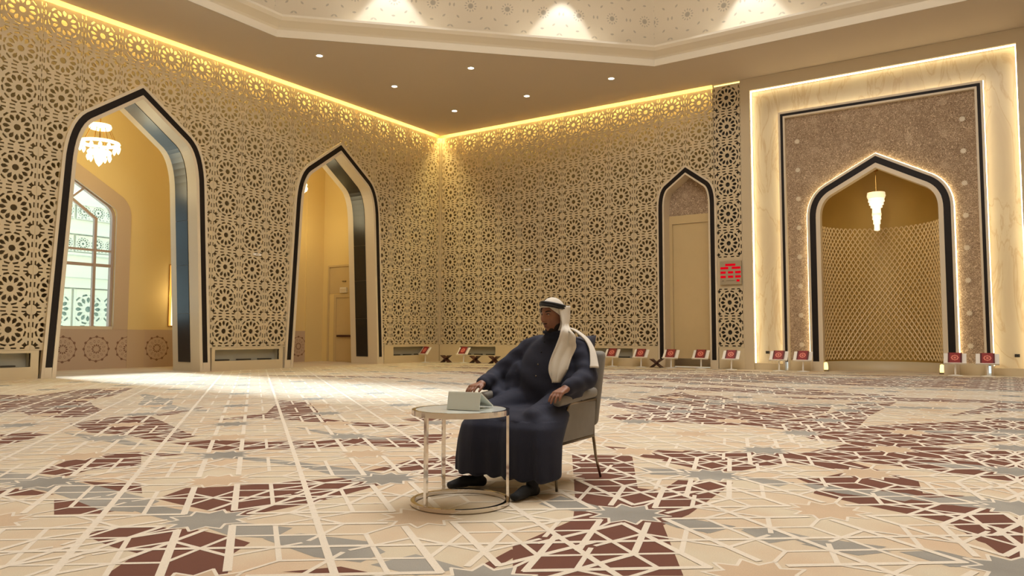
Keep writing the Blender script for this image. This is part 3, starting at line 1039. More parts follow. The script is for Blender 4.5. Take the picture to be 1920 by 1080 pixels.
# mihrab: surround, onyx border, stone frame, carved slab, niche
v_, f_ = plate([(-6.62, 0), (XR + 0.3, 0), (XR + 0.3, ZC + 0.4), (-6.62, ZC + 0.4)], [[(MX0, -0.02), (MX1, -0.02), (MX1, MZT), (MX0, MZT)]], TB, -0.34, 0.05)
mihrab = struct(MB().add(v_, f_).build('wall_mihrab', 'plain'))
IX0, IX1, IZT = -5.50, -0.30, 7.70
for nm, (a, b_, z0, z1) in {'l': (MX0 + .0, IX0, 0, MZT), 'r': (IX1, MX1, 0, MZT), 't': (IX0, IX1, IZT, MZT)}.items():
    MB().box(a, b_, YB + 0.20, YB + 0.28, z0 + (0.2 if nm != 't' else 0), z1).build('onyx_slab', 'onyx', mihrab)
for a, b_ in ((MX0, IX0), (IX1, MX1)):
    MB().box(a, b_, YB + 0.02, YB + 0.22, 0.0, 0.2).build('onyx_foot', 'plinth', mihrab)
rect_o = [(MX0, 0.2), (MX0, MZT), (MX1, MZT), (MX1, 0.2)]
band(rect_o, 0.0, 0.022, TB, -0.12, -0.05).build('light_strip', 'led_warm', mihrab)
rect = [(IX0, 0.0), (IX0, IZT), (IX1, IZT), (IX1, 0.0)]
rect_s = [(IX0, 0.25), (IX0, IZT), (IX1, IZT), (IX1, 0.25)]
band(rect, 0.0, 0.058, TB, -0.25, 0.03).build('frame_outer_trim', 'trim', mihrab)
band(rect_s, 0.060, 0.135, TB, -0.15, 0.02).build('frame_stone_band', 'dark', mihrab)
band(rect, 0.137, 0.19, TB, -0.15, 0.035).build('frame_inner_trim', 'trim', mihrab)
band(rect_s, -0.02, -0.002, TB, -0.12, -0.06).build('light_strip', 'led_warm', mihrab)
NICHE = dict(hb=1.77, hs=1.77, zs=4.42, ctrl=(1.77, 5.10), sh=(1.22, 5.36), apex=6.03)


def niche_arch(z0=0.0):
    return arch_line(MCX, NICHE['hb'], NICHE['hs'], z0, NICHE['zs'], NICHE['ctrl'], NICHE['sh'], NICHE['apex'], 10)


full, up = niche_arch(), niche_arch(0.28)
q = offset(full, 0.05)
v_, f_ = plate([(IX0 + .17, 0.3), (IX1 - .17, 0.3), (IX1 - .17, IZT - .17), (IX0 + .17, IZT - .17)], [[(q[0][0], 0.2)] + q + [(q[-1][0], 0.2)]], TB, -0.16, -0.09)
MB().add(v_, f_).build('carved_slab', 'carved', mihrab)
for a, b_ in ((IX0 + .17, MCX - 1.77), (MCX + 1.77, IX1 - .17)):
    MB().box(a, b_, YB - 0.0, YB + 0.14, 0.0, 0.3).build('slab_foot', 'plinth', mihrab)
for s in (-1, 1):
    for q in range(8):
        cxm = MCX + s * 2.10
        zc = 0.75 + q * 0.86
        pts = [(cxm + r_ * math.cos(a), zc + r_ * math.sin(a)) for k in range(20) for a, r_ in [(2 * PI * k / 20, 0.085 if k % 2 else 0.055)]]
        v_, f_ = plate(pts, [], TB, -0.09, -0.07)
        MB().add(v_, f_).build('carved_star', 'trim', mihrab)
band(full, -0.07, -0.002, TB, -0.08, 0.06).build('niche_outer_trim', 'trim', mihrab)
band(up, 0.0, 0.165, TB, -0.08, 0.05).build('niche_stone_band', 'dark', mihrab)
band(full, 0.167, 0.285, TB, -0.20, 0.06).build('niche_inner_trim', 'trim', mihrab)
for s in (0, -1):
    u0, u1 = offset(full, 0.0)[s][0], offset(full, 0.167)[s][0]
    MB().box(min(u0, u1), max(u0, u1), YB - 0.058, YB + 0.08, 0, 0.278).build('niche_foot', 'trim', mihrab)
band(niche_arch(0.3), -0.095, -0.073, TB, -0.088, -0.02).build('light_strip', 'led_soft', mihrab)
NR, NZ = 1.56, 4.42
rows_ = [(z_, NR) for z_ in np.linspace(0.0, NZ, 6)] + [(NZ + 1.75 * math.sin(t), NR * math.cos(t)) for t in np.linspace(0.1, PI / 2 - 0.02, 14)]
n = 33
mb = MB()
for z_, r_ in rows_:
    for k in range(n):
        a = PI * k / (n - 1)
        mb.v.append((MCX - r_ * math.cos(a), YB + 0.12 + r_ * math.sin(a), z_))
for i in range(len(rows_) - 1):
    for k in range(n - 1):
        mb.f.append((i * n + k, i * n + k + 1, (i + 1) * n + k + 1, (i + 1) * n + k))
M['niche_gold'] = mat('niche_gold', srgb(176, 142, 70), 0.45, 0.35, noise=0.08, nscale=2)
M['niche_lattice'] = mat('niche_lattice', srgb(226, 196, 140), 0.45)
mb.build('niche_shell', 'niche_gold', mihrab, True, False)
lat = MB()
RL = NR - 0.02
zlo, zhi = 0.32, 4.22
slope = 1.45
arcl = PI * RL
step = 0.142
for s in (-1, 1):
    q = -zhi / slope - 0.2
    while q < arcl + zhi / slope:
        pts = []
        for i in range(40):
            z_ = zlo + (zhi - zlo) * i / 39
            ar = q + s * (z_ - zlo) / slope if s > 0 else q - (z_ - zlo) / slope + 0.0
            if 0.06 < ar < arcl - 0.06:
                a = ar / RL
                pts.append((MCX - RL * math.cos(a), YB + 0.12 + RL * math.sin(a), z_))
        if len(pts) > 2:
            lat.tube(pts[::2] + ([pts[-1]] if (len(pts) - 1) % 2 else []), 0.021, 4)
        q += step
lat.build('niche_lattice', 'niche_lattice', mihrab)
v_ = []
mb = MB()
for z_ in (0.0, 0.27):
    for r_ in (NR - 0.12, NR):
        for k in range(n):
            a = PI * k / (n - 1)
            v_.append((MCX - r_ * math.cos(a), YB + 0.12 + r_ * math.sin(a), z_))
f_ = []
for k in range(n - 1):
    f_ += [(k, k + 1, 2 * n + k + 1, 2 * n + k), (2 * n + k, 2 * n + k + 1, 3 * n + k + 1, 3 * n + k)]
mb.add(v_, f_).build('niche_plinth', 'plinth', mihrab, True, False)

# ------------------------------------------------------------------ other hall walls, ceiling, cornice, drum
struct(MB().box(XR, XR + 0.3, YF, YB + 0.3, 0, ZC + 0.4).build('wall_right', 'plain'))
struct(MB().box(XA - 0.3, XR + 0.3, YF - 0.3, YF, 0, ZC + 0.4).build('wall_front', 'plain'))
oct_v = lambda ap: [(OCX + ap / math.cos(PI / 8) * math.cos(PI / 8 + PI / 4 * k), OCY + ap / math.cos(PI / 8) * math.sin(PI / 8 + PI / 4 * k)) for k in range(8)]
TC = lambda u_, v_, w_: (u_, v_, ZC - w_)
v_, f_ = plate([(XA + 0.09, YF - 0.3), (XR + 0.3, YF - 0.3), (XR + 0.3, YB + 0.34), (u12, YB + 0.34), (u12, YB - 0.09), (XA + 0.09, YB - 0.09)], [oct_v(OAP + 0.012)], TC, -0.32, 0.0)
ceiling = struct(MB().add(v_, f_).build('ceiling', 'ceiling'))
prof = [(0.0, 0.0), (0.0, 0.20), (-0.06, 0.24), (-0.30, 0.34), (-0.38, 0.41), (-0.38, 0.47), (0.30, 0.47)]
mb = MB()
for d_, h_ in prof:
    mb.v += [(q[0], q[1], ZC + h_) for q in oct_v(OAP + d_)]
for i in range(len(prof) - 1):
    for k in range(8):
        mb.f.append((i * 8 + k, i * 8 + (k + 1) % 8, (i + 1) * 8 + (k + 1) % 8, (i + 1) * 8 + k))
struct(mb.build('trim_1', 'cornice', fixn=False))
a, b_ = oct_v(OAP + 0.30), oct_v(OAP - 0.3)
me = bpy.data.meshes.new('wall_drum')
me.from_pydata([(q[0], q[1], ZC + 0.46) for q in a] + [(q[0], q[1], ZC + 4.6) for q in b_], [], [(k, (k + 1) % 8, 8 + (k + 1) % 8, 8 + k) for k in range(8)])
uvl = me.uv_layers.new(name='UVMap')
side = (OAP + 0.3) * 2 * math.tan(PI / 8)
for k in range(8):
    for li, (uu, vv_) in zip(me.polygons[k].loop_indices, ((0, 0), (side, 0), (side, 4.4), (0, 4.4))):
        uvl.data[li].uv = (uu, vv_)
struct(obj('wall_drum', me, 'drum'))
mb = MB()
mb.v = [(q[0], q[1], ZC + 4.6) for q in b_] + [(OCX, OCY, ZC + 6.5)]
mb.f = [(k, (k + 1) % 8, 8) for k in range(8)]
struct(mb.build('ceiling_dome', 'cornice', fixn=False))
# small downlights that wash the drum with scallops
for x_, y_ in ((-14.07, 14.78), (-10.34, 18.52), (-5.72, 20.4), (-0.44, 20.4), (4.3, 18.5), (-16.13, 10.0), (-16.13, 4.7)):
    dv = Vector((OCX - x_, OCY - y_)).normalized()
    light('drum_downlight', 'SPOT', (x_ + dv.x * 1.0, y_ + dv.y * 1.0, 11.9), 560, (0.86, 0.93, 1.0), spot_size=R(66), spot_blend=0.2, shadow_soft_size=0.05)

# ------------------------------------------------------------------ lobby behind the left wall
XL = -22.4
YE = 20.25
WIN = dict(hb=1.55, hs=1.55, zs=4.50, ctrl=(1.55, 4.78), sh=(1.34, 4.95), apex=5.76)
WCY = 10.5


def win_arch(z0):
    return arch_line(WCY, WIN['hb'], WIN['hs'], z0, WIN['zs'], WIN['ctrl'], WIN['sh'], WIN['apex'])


TL = lambda u_, v_, w_: (XL + w_, u_, v_)
q = win_arch(1.22)
v_, f_ = plate([(4.5, 0), (YE, 0), (YE, 9.8), (4.5, 9.8)], [q], TL, -0.3, 0.0, True)
wall_lobby = struct(MB().add(v_, f_).build('wall_lobby', 'lobby'))
v_, f_ = plate([(YF, 0), (YB + 0.3, 0), (YB + 0.3, 9.8), (YF, 9.8)], [opening(c, 0.12) for c in ARC_A], lambda u_, v_, w_: (XA - 1.26 + w_, u_, v_), 0.0, 0.02)
MB().add(v_, f_).build('lobby_side_wall', 'lobby', wall_lobby)
struct(MB().box(XL - 0.3, XA - 1.26, YE, YE + 0.2, 0, 9.8).build('wall_lobby_end', 'lobby'))
struct(MB().box(XL - 0.3, XA - 1.26, 4.3, 4.5, 0, 9.8).build('wall_lobby_start', 'lobby'))
struct(MB().box(XL - 0.3, XA - 1.2, 4.3, YE + 0.2, 9.5, 9.7).build('ceiling_lobby', 'ceiling'))
# wainscot slabs and stone surround of the window
for a, b_ in ((4.6, 8.51), (8.52, 12.48), (13.0, 16.0), (16.02, 19.4)):
    MB().box(XL, XL + 0.04, a, b_, 0.0, 1.17).build('wainscot_slab', 'wainscot', wall_lobby)
sur = arch_line(WCY, 1.98, 1.98, 1.17, 4.62, (1.98, 4.98), (1.70, 5.20), 6.20)
band(sur, 0.0, 0.44, TL, -0.02, 0.05).build('window_surround', 'surround', wall_lobby)
MB().box(XL, XL + 0.05, WCY + 1.98 - 0.001, WCY + 2.52, 0.0, 1.165).build('surround_pier', 'surround', wall_lobby)
MB().box(XL, XL + 0.06, YE - 0.85, YE - 0.0, 0.0, 9.4).build('corner_pier', 'lobby', wall_lobby)

win = struct(band(win_arch(1.22), 0.0, 0.08, TL, -0.22, -0.08).build('window_1', 'win_frame'))
MB().box(XL - 0.24, XL + 0.02, WCY - 1.55, WCY + 1.55, 1.17, 1.26).build('sill', 'trim', win)
for y_ in (WCY - 1.0, WCY + 1.0):
    MB().box(XL - 0.20, XL - 0.10, y_ - 0.04, y_ + 0.04, 1.26, 4.46).build('mullion', 'win_frame', win)
for z_, t in ((3.08, 0.045), (3.52, 0.03)):
    MB().box(XL - 0.19, XL - 0.11, WCY - 1.5, WCY + 1.5, z_ - t, z_ + t).build('rail', 'win_frame', win)
band([(WCY - 1.04, 4.44), (WCY, 5.18), (WCY + 1.04, 4.44)], -0.04, 0.04, TL, -0.19, -0.11).build('chevron_rail', 'win_frame', win)
for s in (-1, 1):
    band([(WCY + s * 0.28, 5.0), (WCY + s * 0.62, 5.32)], -0.03, 0.03, TL, -0.18, -0.12).build('strut', 'win_frame', win)
q = offset(win_arch(1.22), 0.05)
v_, f_ = plate(q, [], TL, -0.155, -0.15)
MB().add(v_, f_[:]).build('pane', 'glass', win, fixn=False)

# doorway in the lobby's end wall
d2 = struct(band([(-22.03, 0.0), (-22.03, 3.72), (-19.8, 3.72), (-19.8, 0.0)], 0.0, 0.07, lambda u_, v_, w_: (u_, YE - w_, v_), -0.0, 0.05).build('door_2', 'wood_beige'))
MB().box(-21.96, -19.87, YE - 0.012, YE, 2.62, 3.65).build('over_panel', 'wood_beige', d2)
band([(-21.66, 0.0), (-21.66, 2.58), (-19.95, 2.58), (-19.95, 0.0)], 0.0, 0.12, lambda u_, v_, w_: (u_, YE - w_, v_), 0.0, 0.06).build('frame', 'wood_beige', d2)
leaf = MB().box(-21.54, -20.07, YE - 0.03, YE, 0.01, 2.46).build('leaf', 'wood_beige', d2)
MB().box(-21.45, -20.3, YE - 0.10, YE - 0.06, 0.94, 1.02).build('push_bar', 'brownwood', leaf)

# courtyard and facing facade outside the window
struct(MB().box(-60, XL - 0.3, -30, 45, -0.2, -0.05).build('ground', 'pave'))
fac = thing('courtyard_facade', 'pale stone courtyard facade with lattice panels seen through the lobby window', 'building', (-33, 18.5, -0.05))
fb = MB()
fb.box(-1.5, 0, -5.2, 8, 0, 9.6)
fb.build('wall', 'facade', fac)
for z_, h_, t in ((1.15, 0.12, 0.15), (3.05, 0.15, 0.22), (3.5, 0.08, 0.1), (4.45, 0.1, 0.16), (5.35, 0.18, 0.25), (6.6, 0.12, 0.18), (9.2, 0.4, 0.4)):
    MB().box(0, t, -5.2, 8, z_, z_ + h_).build('string_course', 'facade', fac)
lat_v, lat_f = plate([(-1.2, 1.3), (1.2, 1.3), (1.2, 3.0), (-1.2, 3.0)],
                     [[(q_[0] * 1.75 + dx_, q_[1] * 1.75 + 2.15) for q_ in poly] for poly in TILE[:37] for dx_ in (-0.59, 0.59) if max(abs(q_[1]) for q_ in poly) < 0.45 and max(abs(q_[0] * 1.75) for q_ in poly) < 0.585], LOC, 0.0, 0.06)
lm = MB().add(lat_v, lat_f).mesh('lattice_panel')
fr_v, fr_f = plate([(-1.2, 4.6), (1.2, 4.6), (1.2, 5.3), (-1.2, 5.3)],
                   [[(q_[0] * 0.72 + dx_, q_[1] * 0.72 + 4.95) for q_ in poly] for poly in TILE[:37] for dx_ in (-0.9, -0.3, 0.3, 0.9) if max(abs(q_[0] * 0.72) for q_ in poly) < 0.295], LOC, 0.0, 0.05)
fm = MB().add(fr_v, fr_f).mesh('frieze_panel')
for k in range(5):
    y_ = -3.8 + k * 2.5
    for me_ in (lm, fm):
        o = obj(me_.name.split('.')[0], me_, 'facade', fac)
        o.location = (0.06, y_, 0)
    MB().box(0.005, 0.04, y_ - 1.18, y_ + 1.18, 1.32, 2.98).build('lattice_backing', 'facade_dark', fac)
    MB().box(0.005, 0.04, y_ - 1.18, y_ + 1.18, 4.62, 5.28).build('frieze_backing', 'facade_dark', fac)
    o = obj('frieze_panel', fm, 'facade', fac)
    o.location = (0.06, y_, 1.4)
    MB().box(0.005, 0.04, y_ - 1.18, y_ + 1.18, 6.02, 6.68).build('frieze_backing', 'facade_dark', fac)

# ------------------------------------------------------------------ ceiling downlights
DL = 'recessed downlights in the flat ceiling'
dl0 = None
for x_, y_, lab in ((-15.93, 20.34, 'small white downlight closest to the corner of the two lattice walls'),
                    (-15.93, 17.25, 'second small white downlight from the corner along the arched wall'),
                    (-15.93, 14.15, 'third small white downlight from the corner along the arched wall'),
                    (-12.93, 20.36, 'second small white downlight from the corner along the mihrab wall'),
                    (-9.86, 20.37, 'third small white downlight from the corner along the mihrab wall'),
                    (-12.93, 17.28, 'small white downlight alone in the row next to the slanting cornice')):
    if dl0 is None:
        dl0 = thing('downlight', lab, 'downlight', (x_, y_, ZC), 0, DL)
        MB().lathe([(0.085, 0.0), (0.115, 0.0), (0.115, -0.012), (0.085, -0.012)], n=20, closed=True).build('rim', 'white', dl0)
        MB().lathe([(0.085, 0.0), (0.085, -0.006)], n=20).build('lens', 'lamp_white', dl0)
    else:
        tag(copy_thing(dl0, (x_, y_, ZC)), lab, 'downlight', DL)


# ------------------------------------------------------------------ chandeliers of the lobby
def chandelier(x_, y_, label):
    t_ = thing('chandelier', label, 'chandelier', (x_, y_, 5.64))
    MB().tube([(0, 0, 1.15), (0, 0, 3.86)], 0.012, 6).build('stem', 'gilt_metal', t_)
    MB().lathe([(0.0, 3.86), (0.10, 3.86), (0.07, 3.78), (0.0, 3.78)], n=16).build('ceiling_rose', 'gilt_metal', t_)
    MB().lathe([(0.10, 1.18), (0.27, 1.18), (0.29, 1.12), (0.27, 1.06), (0.10, 1.06)], n=28, closed=True).build('crown_ring', 'crystal', t_)
    for k in range(8):
        a = PI / 4 * k
        MB().tube([(0.25 * math.cos(a), 0.25 * math.sin(a), 1.08), (0.42 * math.cos(a), 0.42 * math.sin(a), 0.68)], 0.008, 5).build('chain', 'gilt_metal', t_)
    for r_, z_ in ((0.48, 0.66), (0.27, 0.40)):
        MB().lathe([(r_ - 0.05, z_ + 0.04), (r_ + 0.02, z_ + 0.04), (r_ + 0.04, z_), (r_ + 0.02, z_ - 0.04), (r_ - 0.05, z_ - 0.04)], n=30, closed=True).build('ring', 'crystal', t_)
        nn = 14 if r_ > 0.3 else 9
        for k in range(nn):
            a = 2 * PI * k / nn
            c_ = (r_ * math.cos(a), r_ * math.sin(a), z_ - 0.04)
            MB().lathe([(0.0, 0.0), (0.045, -0.05), (0.055, -0.10), (0.03, -0.17), (0.0, -0.21)], c_, 8).build('crystal_drop', 'crystal', t_, True)
    MB().lathe([(0.0, 0.50), (0.17, 0.48), (0.16, 0.36), (0.13, 0.24), (0.08, 0.10), (0.0, 0.0)], n=16).build('crystal_bowl', 'crystal', t_, True)
    MB().tube([(0, 0, 0.48), (0, 0, 1.2)], 0.02, 8).build('stem', 'gilt_metal', t_)
    light('chandelier_light', 'POINT', (x_, y_, 5.3), 34, (1.0, 0.86, 0.52), shadow_soft_size=0.35)
    light('chandelier_uplight', 'POINT', (x_, y_, 7.5), 46, (1.0, 0.86, 0.48), shadow_soft_size=0.3)


chandelier(-20.75, 10.62, 'tiered crystal chandelier with gilt rings glowing in the archway that shows the tall window')
chandelier(-20.75, 17.30, 'tiered crystal chandelier with gilt rings in the archway that shows the lobby door')

# lit sconce on the lobby wall
sc = thing('wall_sconce', 'tall slim glowing wall sconce on the lobby wall beside the window', 'sconce', (XL, 13.93, 1.28))
MB().box(0, 0.05, -0.12, 0.12, 0, 2.0).build('back_plate', 'gilt_metal', sc)
MB().lathe([(0.0, 0.03), (0.075, 0.03), (0.075, 1.97), (0.0, 1.97)], (0.12, 0, 0), 16).build('glass_tube', 'crystal', sc, True)
light('sconce_and_fill_light', 'POINT', (XL + 0.5, 13.93, 2.3), 9, (1.0, 0.74, 0.36), shadow_soft_size=0.1)
light('sconce_and_fill_light', 'POINT', (XL + 1.0, 18.7, 5.0), 16, (1.0, 0.78, 0.34), shadow_soft_size=0.3)  # added fill near the lobby end wall, no sconce stands there

# emergency light over the lobby door
el = thing('emergency_light', 'small white emergency light box above the lobby door', 'light box', (-21.15, YE - 0.012, 2.64))
MB().box(-0.17, 0.17, -0.07, 0, 0, 0.20).build('housing', 'white', el)
MB().box(-0.15, 0.15, -0.074, -0.07, 0.02, 0.16).build('lens', 'trim', el)
MB().box(-0.10, 0.10, -0.03, 0, 0.42, 0.46).build('bracket', 'metal', el)

# pendant lamp in the mihrab niche
nl = thing('niche_pendant', 'small stepped crystal pendant lamp hanging in the mihrab niche', 'pendant lamp', (-2.96, YB + 0.45, 3.98))
MB().tube([(0, 0, 1.08), (0, 0, 1.98)], 0.010, 6).build('stem', 'gilt_metal', nl)
MB().lathe([(0.0, 1.72), (0.07, 1.72), (0.075, 1.80), (0.05, 1.90), (0.0, 1.92)], n=14).build('canopy', 'gilt_metal', nl)
M['crystal_dim'] = emit('crystal_dim', (1.0, 0.82, 0.5, 1), 0.75)
M['crystal_soft'] = emit('crystal_soft', (1.0, 0.88, 0.66, 1), 0.95)
MB().lathe([(0.0, 1.13), (0.23, 1.10), (0.245, 1.0), (0.22, 0.93), (0.0, 0.93)], n=20).build('crown', 'crystal_dim', nl)
MB().lathe([(0.0, 0.93), (0.205, 0.93), (0.215, 0.84), (0.185, 0.83), (0.19, 0.75), (0.15, 0.74), (0.155, 0.67), (0.11, 0.66), (0.115, 0.53), (0.0, 0.52)], n=20).build('bowl', 'crystal_soft', nl)
MB().lathe([(0.0, 0.52), (0.125, 0.51), (0.125, 0.44), (0.0, 0.44)], n=18).build('collar', 'crystal_dim', nl)
MB().lathe([(0.0, 0.44), (0.11, 0.44), (0.115, 0.33), (0.092, 0.32), (0.095, 0.20), (0.072, 0.19), (0.075, 0.02), (0.0, 0.0)], n=18).build('drop', 'crystal_soft', nl)
light('niche_light', 'POINT', (-2.96, YB - 0.1, 4.45), 10, (1.0, 0.78, 0.40), shadow_soft_size=0.15)

# floor uplights at the foot of the niche
for x_, lab in ((-4.33, 'small glowing uplight at the niche foot nearer the red display'), (-1.45, 'small glowing uplight at the niche foot farther from the red display')):
    fl = thing('niche_uplight', lab, 'uplight', (x_, YB + 0.02, 0.0))
    MB().box(-0.07, 0.07, -0.03, 0.06, 0.0, 0.05).build('base', 'metal', fl)
    MB().lathe([(0.0, 0.05), (0.055, 0.05), (0.06, 0.12), (0.045, 0.25), (0.0, 0.27)], n=14).build('lens', 'led_line', fl, True)

# ------------------------------------------------------------------ book stands with books along the mihrab wall
def book_stand(x_, y_, label, cover):
    t_ = thing('book_stand', label, 'book stand', (x_, y_, 0.002), 0, 'white book stands along the wall')
    MB().lathe([(0.0, 0.0), (0.17, 0.0), (0.17, 0.012), (0.05, 0.03), (0.0, 0.03)], n=24).build('base', 'white', t_)
    MB().tube([(0, 0, 0.02), (0, 0.02, 0.34)], 0.022, 10).build('post', 'white', t_)
    return t_


TILT = R(52)


def tilt(mb):
    """board coordinates: a across, b up the slope, c off the board"""
    ct, st = math.cos(TILT), math.sin(TILT)
    mb.v = [(a, -0.10 + b_ * ct - c * st, 0.305 + b_ * st + c * ct) for a, b_, c in mb.v]
    return mb


bs0 = book_stand(-10.78, 22.2, '', 'red')
tilt(MB().box(-0.25, 0.25, 0.0, 0.33, -0.012, 0.0)).build('board', 'white', bs0)
tilt(MB().box(-0.25, 0.25, -0.012, 0.004, -0.012, 0.05)).build('ledge', 'white', bs0)
bk0 = thing('book', '', 'book', (-10.78, 22.2, 0.002))
bcov = tilt(MB().box(-0.155, 0.155, 0.006, 0.325, 0.036, 0.042)).build('cover', 'red', bk0)
tilt(MB().box(-0.150, 0.150, 0.008, 0.318, 0.004, 0.036)).build('pages', 'white', bk0)
tilt(MB().box(-0.155, 0.155, 0.006, 0.325, 0.001, 0.004)).build('back_cover', 'darkred', bk0)
for s in (-1, 1):
    tilt(MB().box(s * 0.135 - 0.018, s * 0.135 + 0.018, 0.008, 0.322, 0.042, 0.0435)).build('border', 'darkred', bcov)
mb = MB()
mb.v = []
for r_ in (0.085, 0.055):
    o_ = len(mb.v)
    for k in range(20):
        a = 2 * PI * k / 20
        rr_ = r_ * (1 + 0.10 * math.cos(8 * a))
        mb.v.append((rr_ * math.cos(a), 0.166 + rr_ * math.sin(a), 0.0442))
mb.f = [(k, (k + 1) % 20, 20 + (k + 1) % 20, 20 + k) for k in range(20)]
tilt(mb).build('medallion', 'gold', bcov, fixn=False)
mb = MB()
mb.v = [(0.03 * math.cos(2 * PI * k / 12), 0.166 + 0.03 * math.sin(2 * PI * k / 12), 0.0442) for k in range(12)]
mb.f = [tuple(range(12))]
tilt(mb).build('rosette', 'gold', bcov, fixn=False)
STANDS = [
    (-18.02, 21.35, -0.2, 'white book stand in front of the arched side wall, just before the room corner'),
    (-16.62, 21.85, 0, 'white book stand between two dark folding stands near the room corner'),
    (-10.78, 22.2, 0, 'white book stand before the wall recess, second from the folding stand at the narrow door'),
    (-9.77, 22.2, 0, 'white book stand between the wall recess and the folding stand at the narrow door'),
    (-8.74, 22.15, 0, 'white book stand beside the dark folding stand at the foot of the narrow door arch'),
    (-7.80, 22.2, 0, 'white book stand standing right before the narrow beige door'),
    (-6.84, 22.1, 0, 'white book stand below the red digital prayer display'),
    (-5.48, 22.15, 0, 'white book stand before the onyx border on the red display side of the niche'),
    (-4.82, 22.15, 0, 'white book stand before the carved strip between onyx border and niche, display side'),
    (-1.12, 22.15, 0, 'white book stand at the niche edge on the side away from the red display'),
    (-0.42, 22.15, 0, 'white book stand before the onyx border on the niche side away from the display'),
]
for i, (x_, y_, rz, lab) in enumerate(STANDS):
    if i == 0:
        s_, b_ = bs0, bk0
        s_.location = b_.location = (x_, y_, 0.002)
        s_.rotation_euler = b_.rotation_euler = (0, 0, rz)
    else:
        s_, b_ = copy_thing(bs0, (x_, y_, 0.002), rz), copy_thing(bk0, (x_, y_, 0.002), rz)
    tag(s_, lab, 'book stand', 'white book stands along the wall')
    tag(b_, '', 'book', 'red books on the white stands')


BOOK_LABELS = [
    'closed red book on the stand before the arched side wall', 'closed red book on the stand between the two dark folding stands',
    'red medallion book on the stand second from the folding stand at the narrow door', 'red medallion book on the stand at the end of the wall recess',
    'red medallion book beside the folding stand at the narrow door arch', 'red medallion book on the stand right before the narrow door',
    'red medallion book on the stand below the red digital display', 'red medallion book before the onyx border on the display side',
    'red medallion book before the carved strip on the display side', 'red medallion book at the niche edge away from the display',
    'red medallion book before the onyx border away from the display']
books = [o for o in bpy.data.objects if o.type == 'EMPTY' and o.name.startswith('book') and not o.name.startswith('book_stand')]
books.sort(key=lambda o: [abs(o.location.x - s_[0]) < 1e-3 for s_ in STANDS].index(True))
for o, lab in zip(books, BOOK_LABELS):
    o['label'] = lab

# dark wooden folding stands
fs0 = thing('folding_stand', '', 'folding stand', (-17.35, 21.75, 0.002))
for s in (-1, 1):
    mb = MB()
    P = []
    for t_, wd_ in ((0.0, 0.045), (0.5, 0.03), (1.0, 0.055)):
        cx_ = s * (-0.17 + 0.34 * t_)
        cz_ = 0.012 + 0.26 * t_
        for dd in (-1, 1):
            for y_ in (-0.11, 0.11):
                P.append((cx_ + dd * wd_ * 0.7, y_, cz_ + (0.0 if t_ in (0.0,) else dd * wd_ * 0.0)))
    F_ = []
    for i in range(2):
        o_ = i * 4
        F_ += [(o_, o_ + 1, o_ + 5, o_ + 4), (o_ + 2, o_ + 6, o_ + 7, o_ + 3), (o_, o_ + 4, o_ + 6, o_ + 2), (o_ + 1, o_ + 3, o_ + 7, o_ + 5)]
    F_ += [(0, 2, 3, 1), (8, 9, 11, 10)]
    mb.add(P, F_).build('leaf', 'brownwood', fs0)
MB().tube([(0, -0.115, 0.142), (0, 0.115, 0.142)], 0.02, 8).build('hinge', 'brownwood', fs0)
for i, (x_, y_, lab) in enumerate(((-17.35, 21.75, 'dark wooden folding book stand in the room corner between two white stands'),
                                   (-16.05, 21.8, 'dark wooden folding book stand beside the recess right after the room corner'),
                                   (-15.2, 21.8, 'dark wooden folding book stand at the recess end farther from the room corner'),
                                   (-9.24, 22.2, 'dark wooden folding book stand at the foot of the narrow door arch'))):
    o = fs0 if i == 0 else copy_thing(fs0, (x_, y_, 0.002))
    tag(o, lab, 'folding stand', 'dark folding stands along the wall')

# ------------------------------------------------------------------ prayer time display and small wall fittings
pd = thing('prayer_display', 'grey prayer time display panel with rows of red digits', 'display', (-6.98, YB - 0.055, 2.58))
MB().box(-0.33, 0.33, -0.06, 0, 0, 0.72).build('panel', mat('display_face', srgb(168, 152, 122), 0.5), pd)
rows = [(0.60, [(-0.16, 0.15)]), (0.505, [(-0.31, -0.07), (0.04, 0.30)]), (0.37, [(-0.31, -0.15), (-0.08, 0.08), (0.14, 0.31)]),
        (0.235, [(-0.31, -0.15), (-0.08, 0.08), (0.14, 0.31)]), (0.115, [(0.18, 0.27)])]
for z_, segs in rows:
    for a, b_ in segs:
        MB().box(a, b_, -0.066, -0.06, z_ - 0.034, z_ + 0.034).build('digit_row', 'led_red', pd)
        n_ = max(1, int((b_ - a) / 0.05))
        mb = MB()
        for k in range(1, n_):
            xx_ = a + (b_ - a) * k / n_
            mb.box(xx_ - 0.0015, xx_ + 0.0015, -0.068, -0.066, z_ - 0.034, z_ + 0.034)
        if n_ > 1:
            mb.build('digit_gap', 'darkred', pd)
MB().lathe([(0.0, -0.004), (0.03, -0.004), (0.03, 0.004), (0.0, 0.004)], (-0.24, -0.062, 0.115), 10).build('sensor', 'black', pd)
MB().box(-0.15, 0.12, -0.064, -0.06, 0.11, 0.125).build('maker_strip', 'metal', pd)

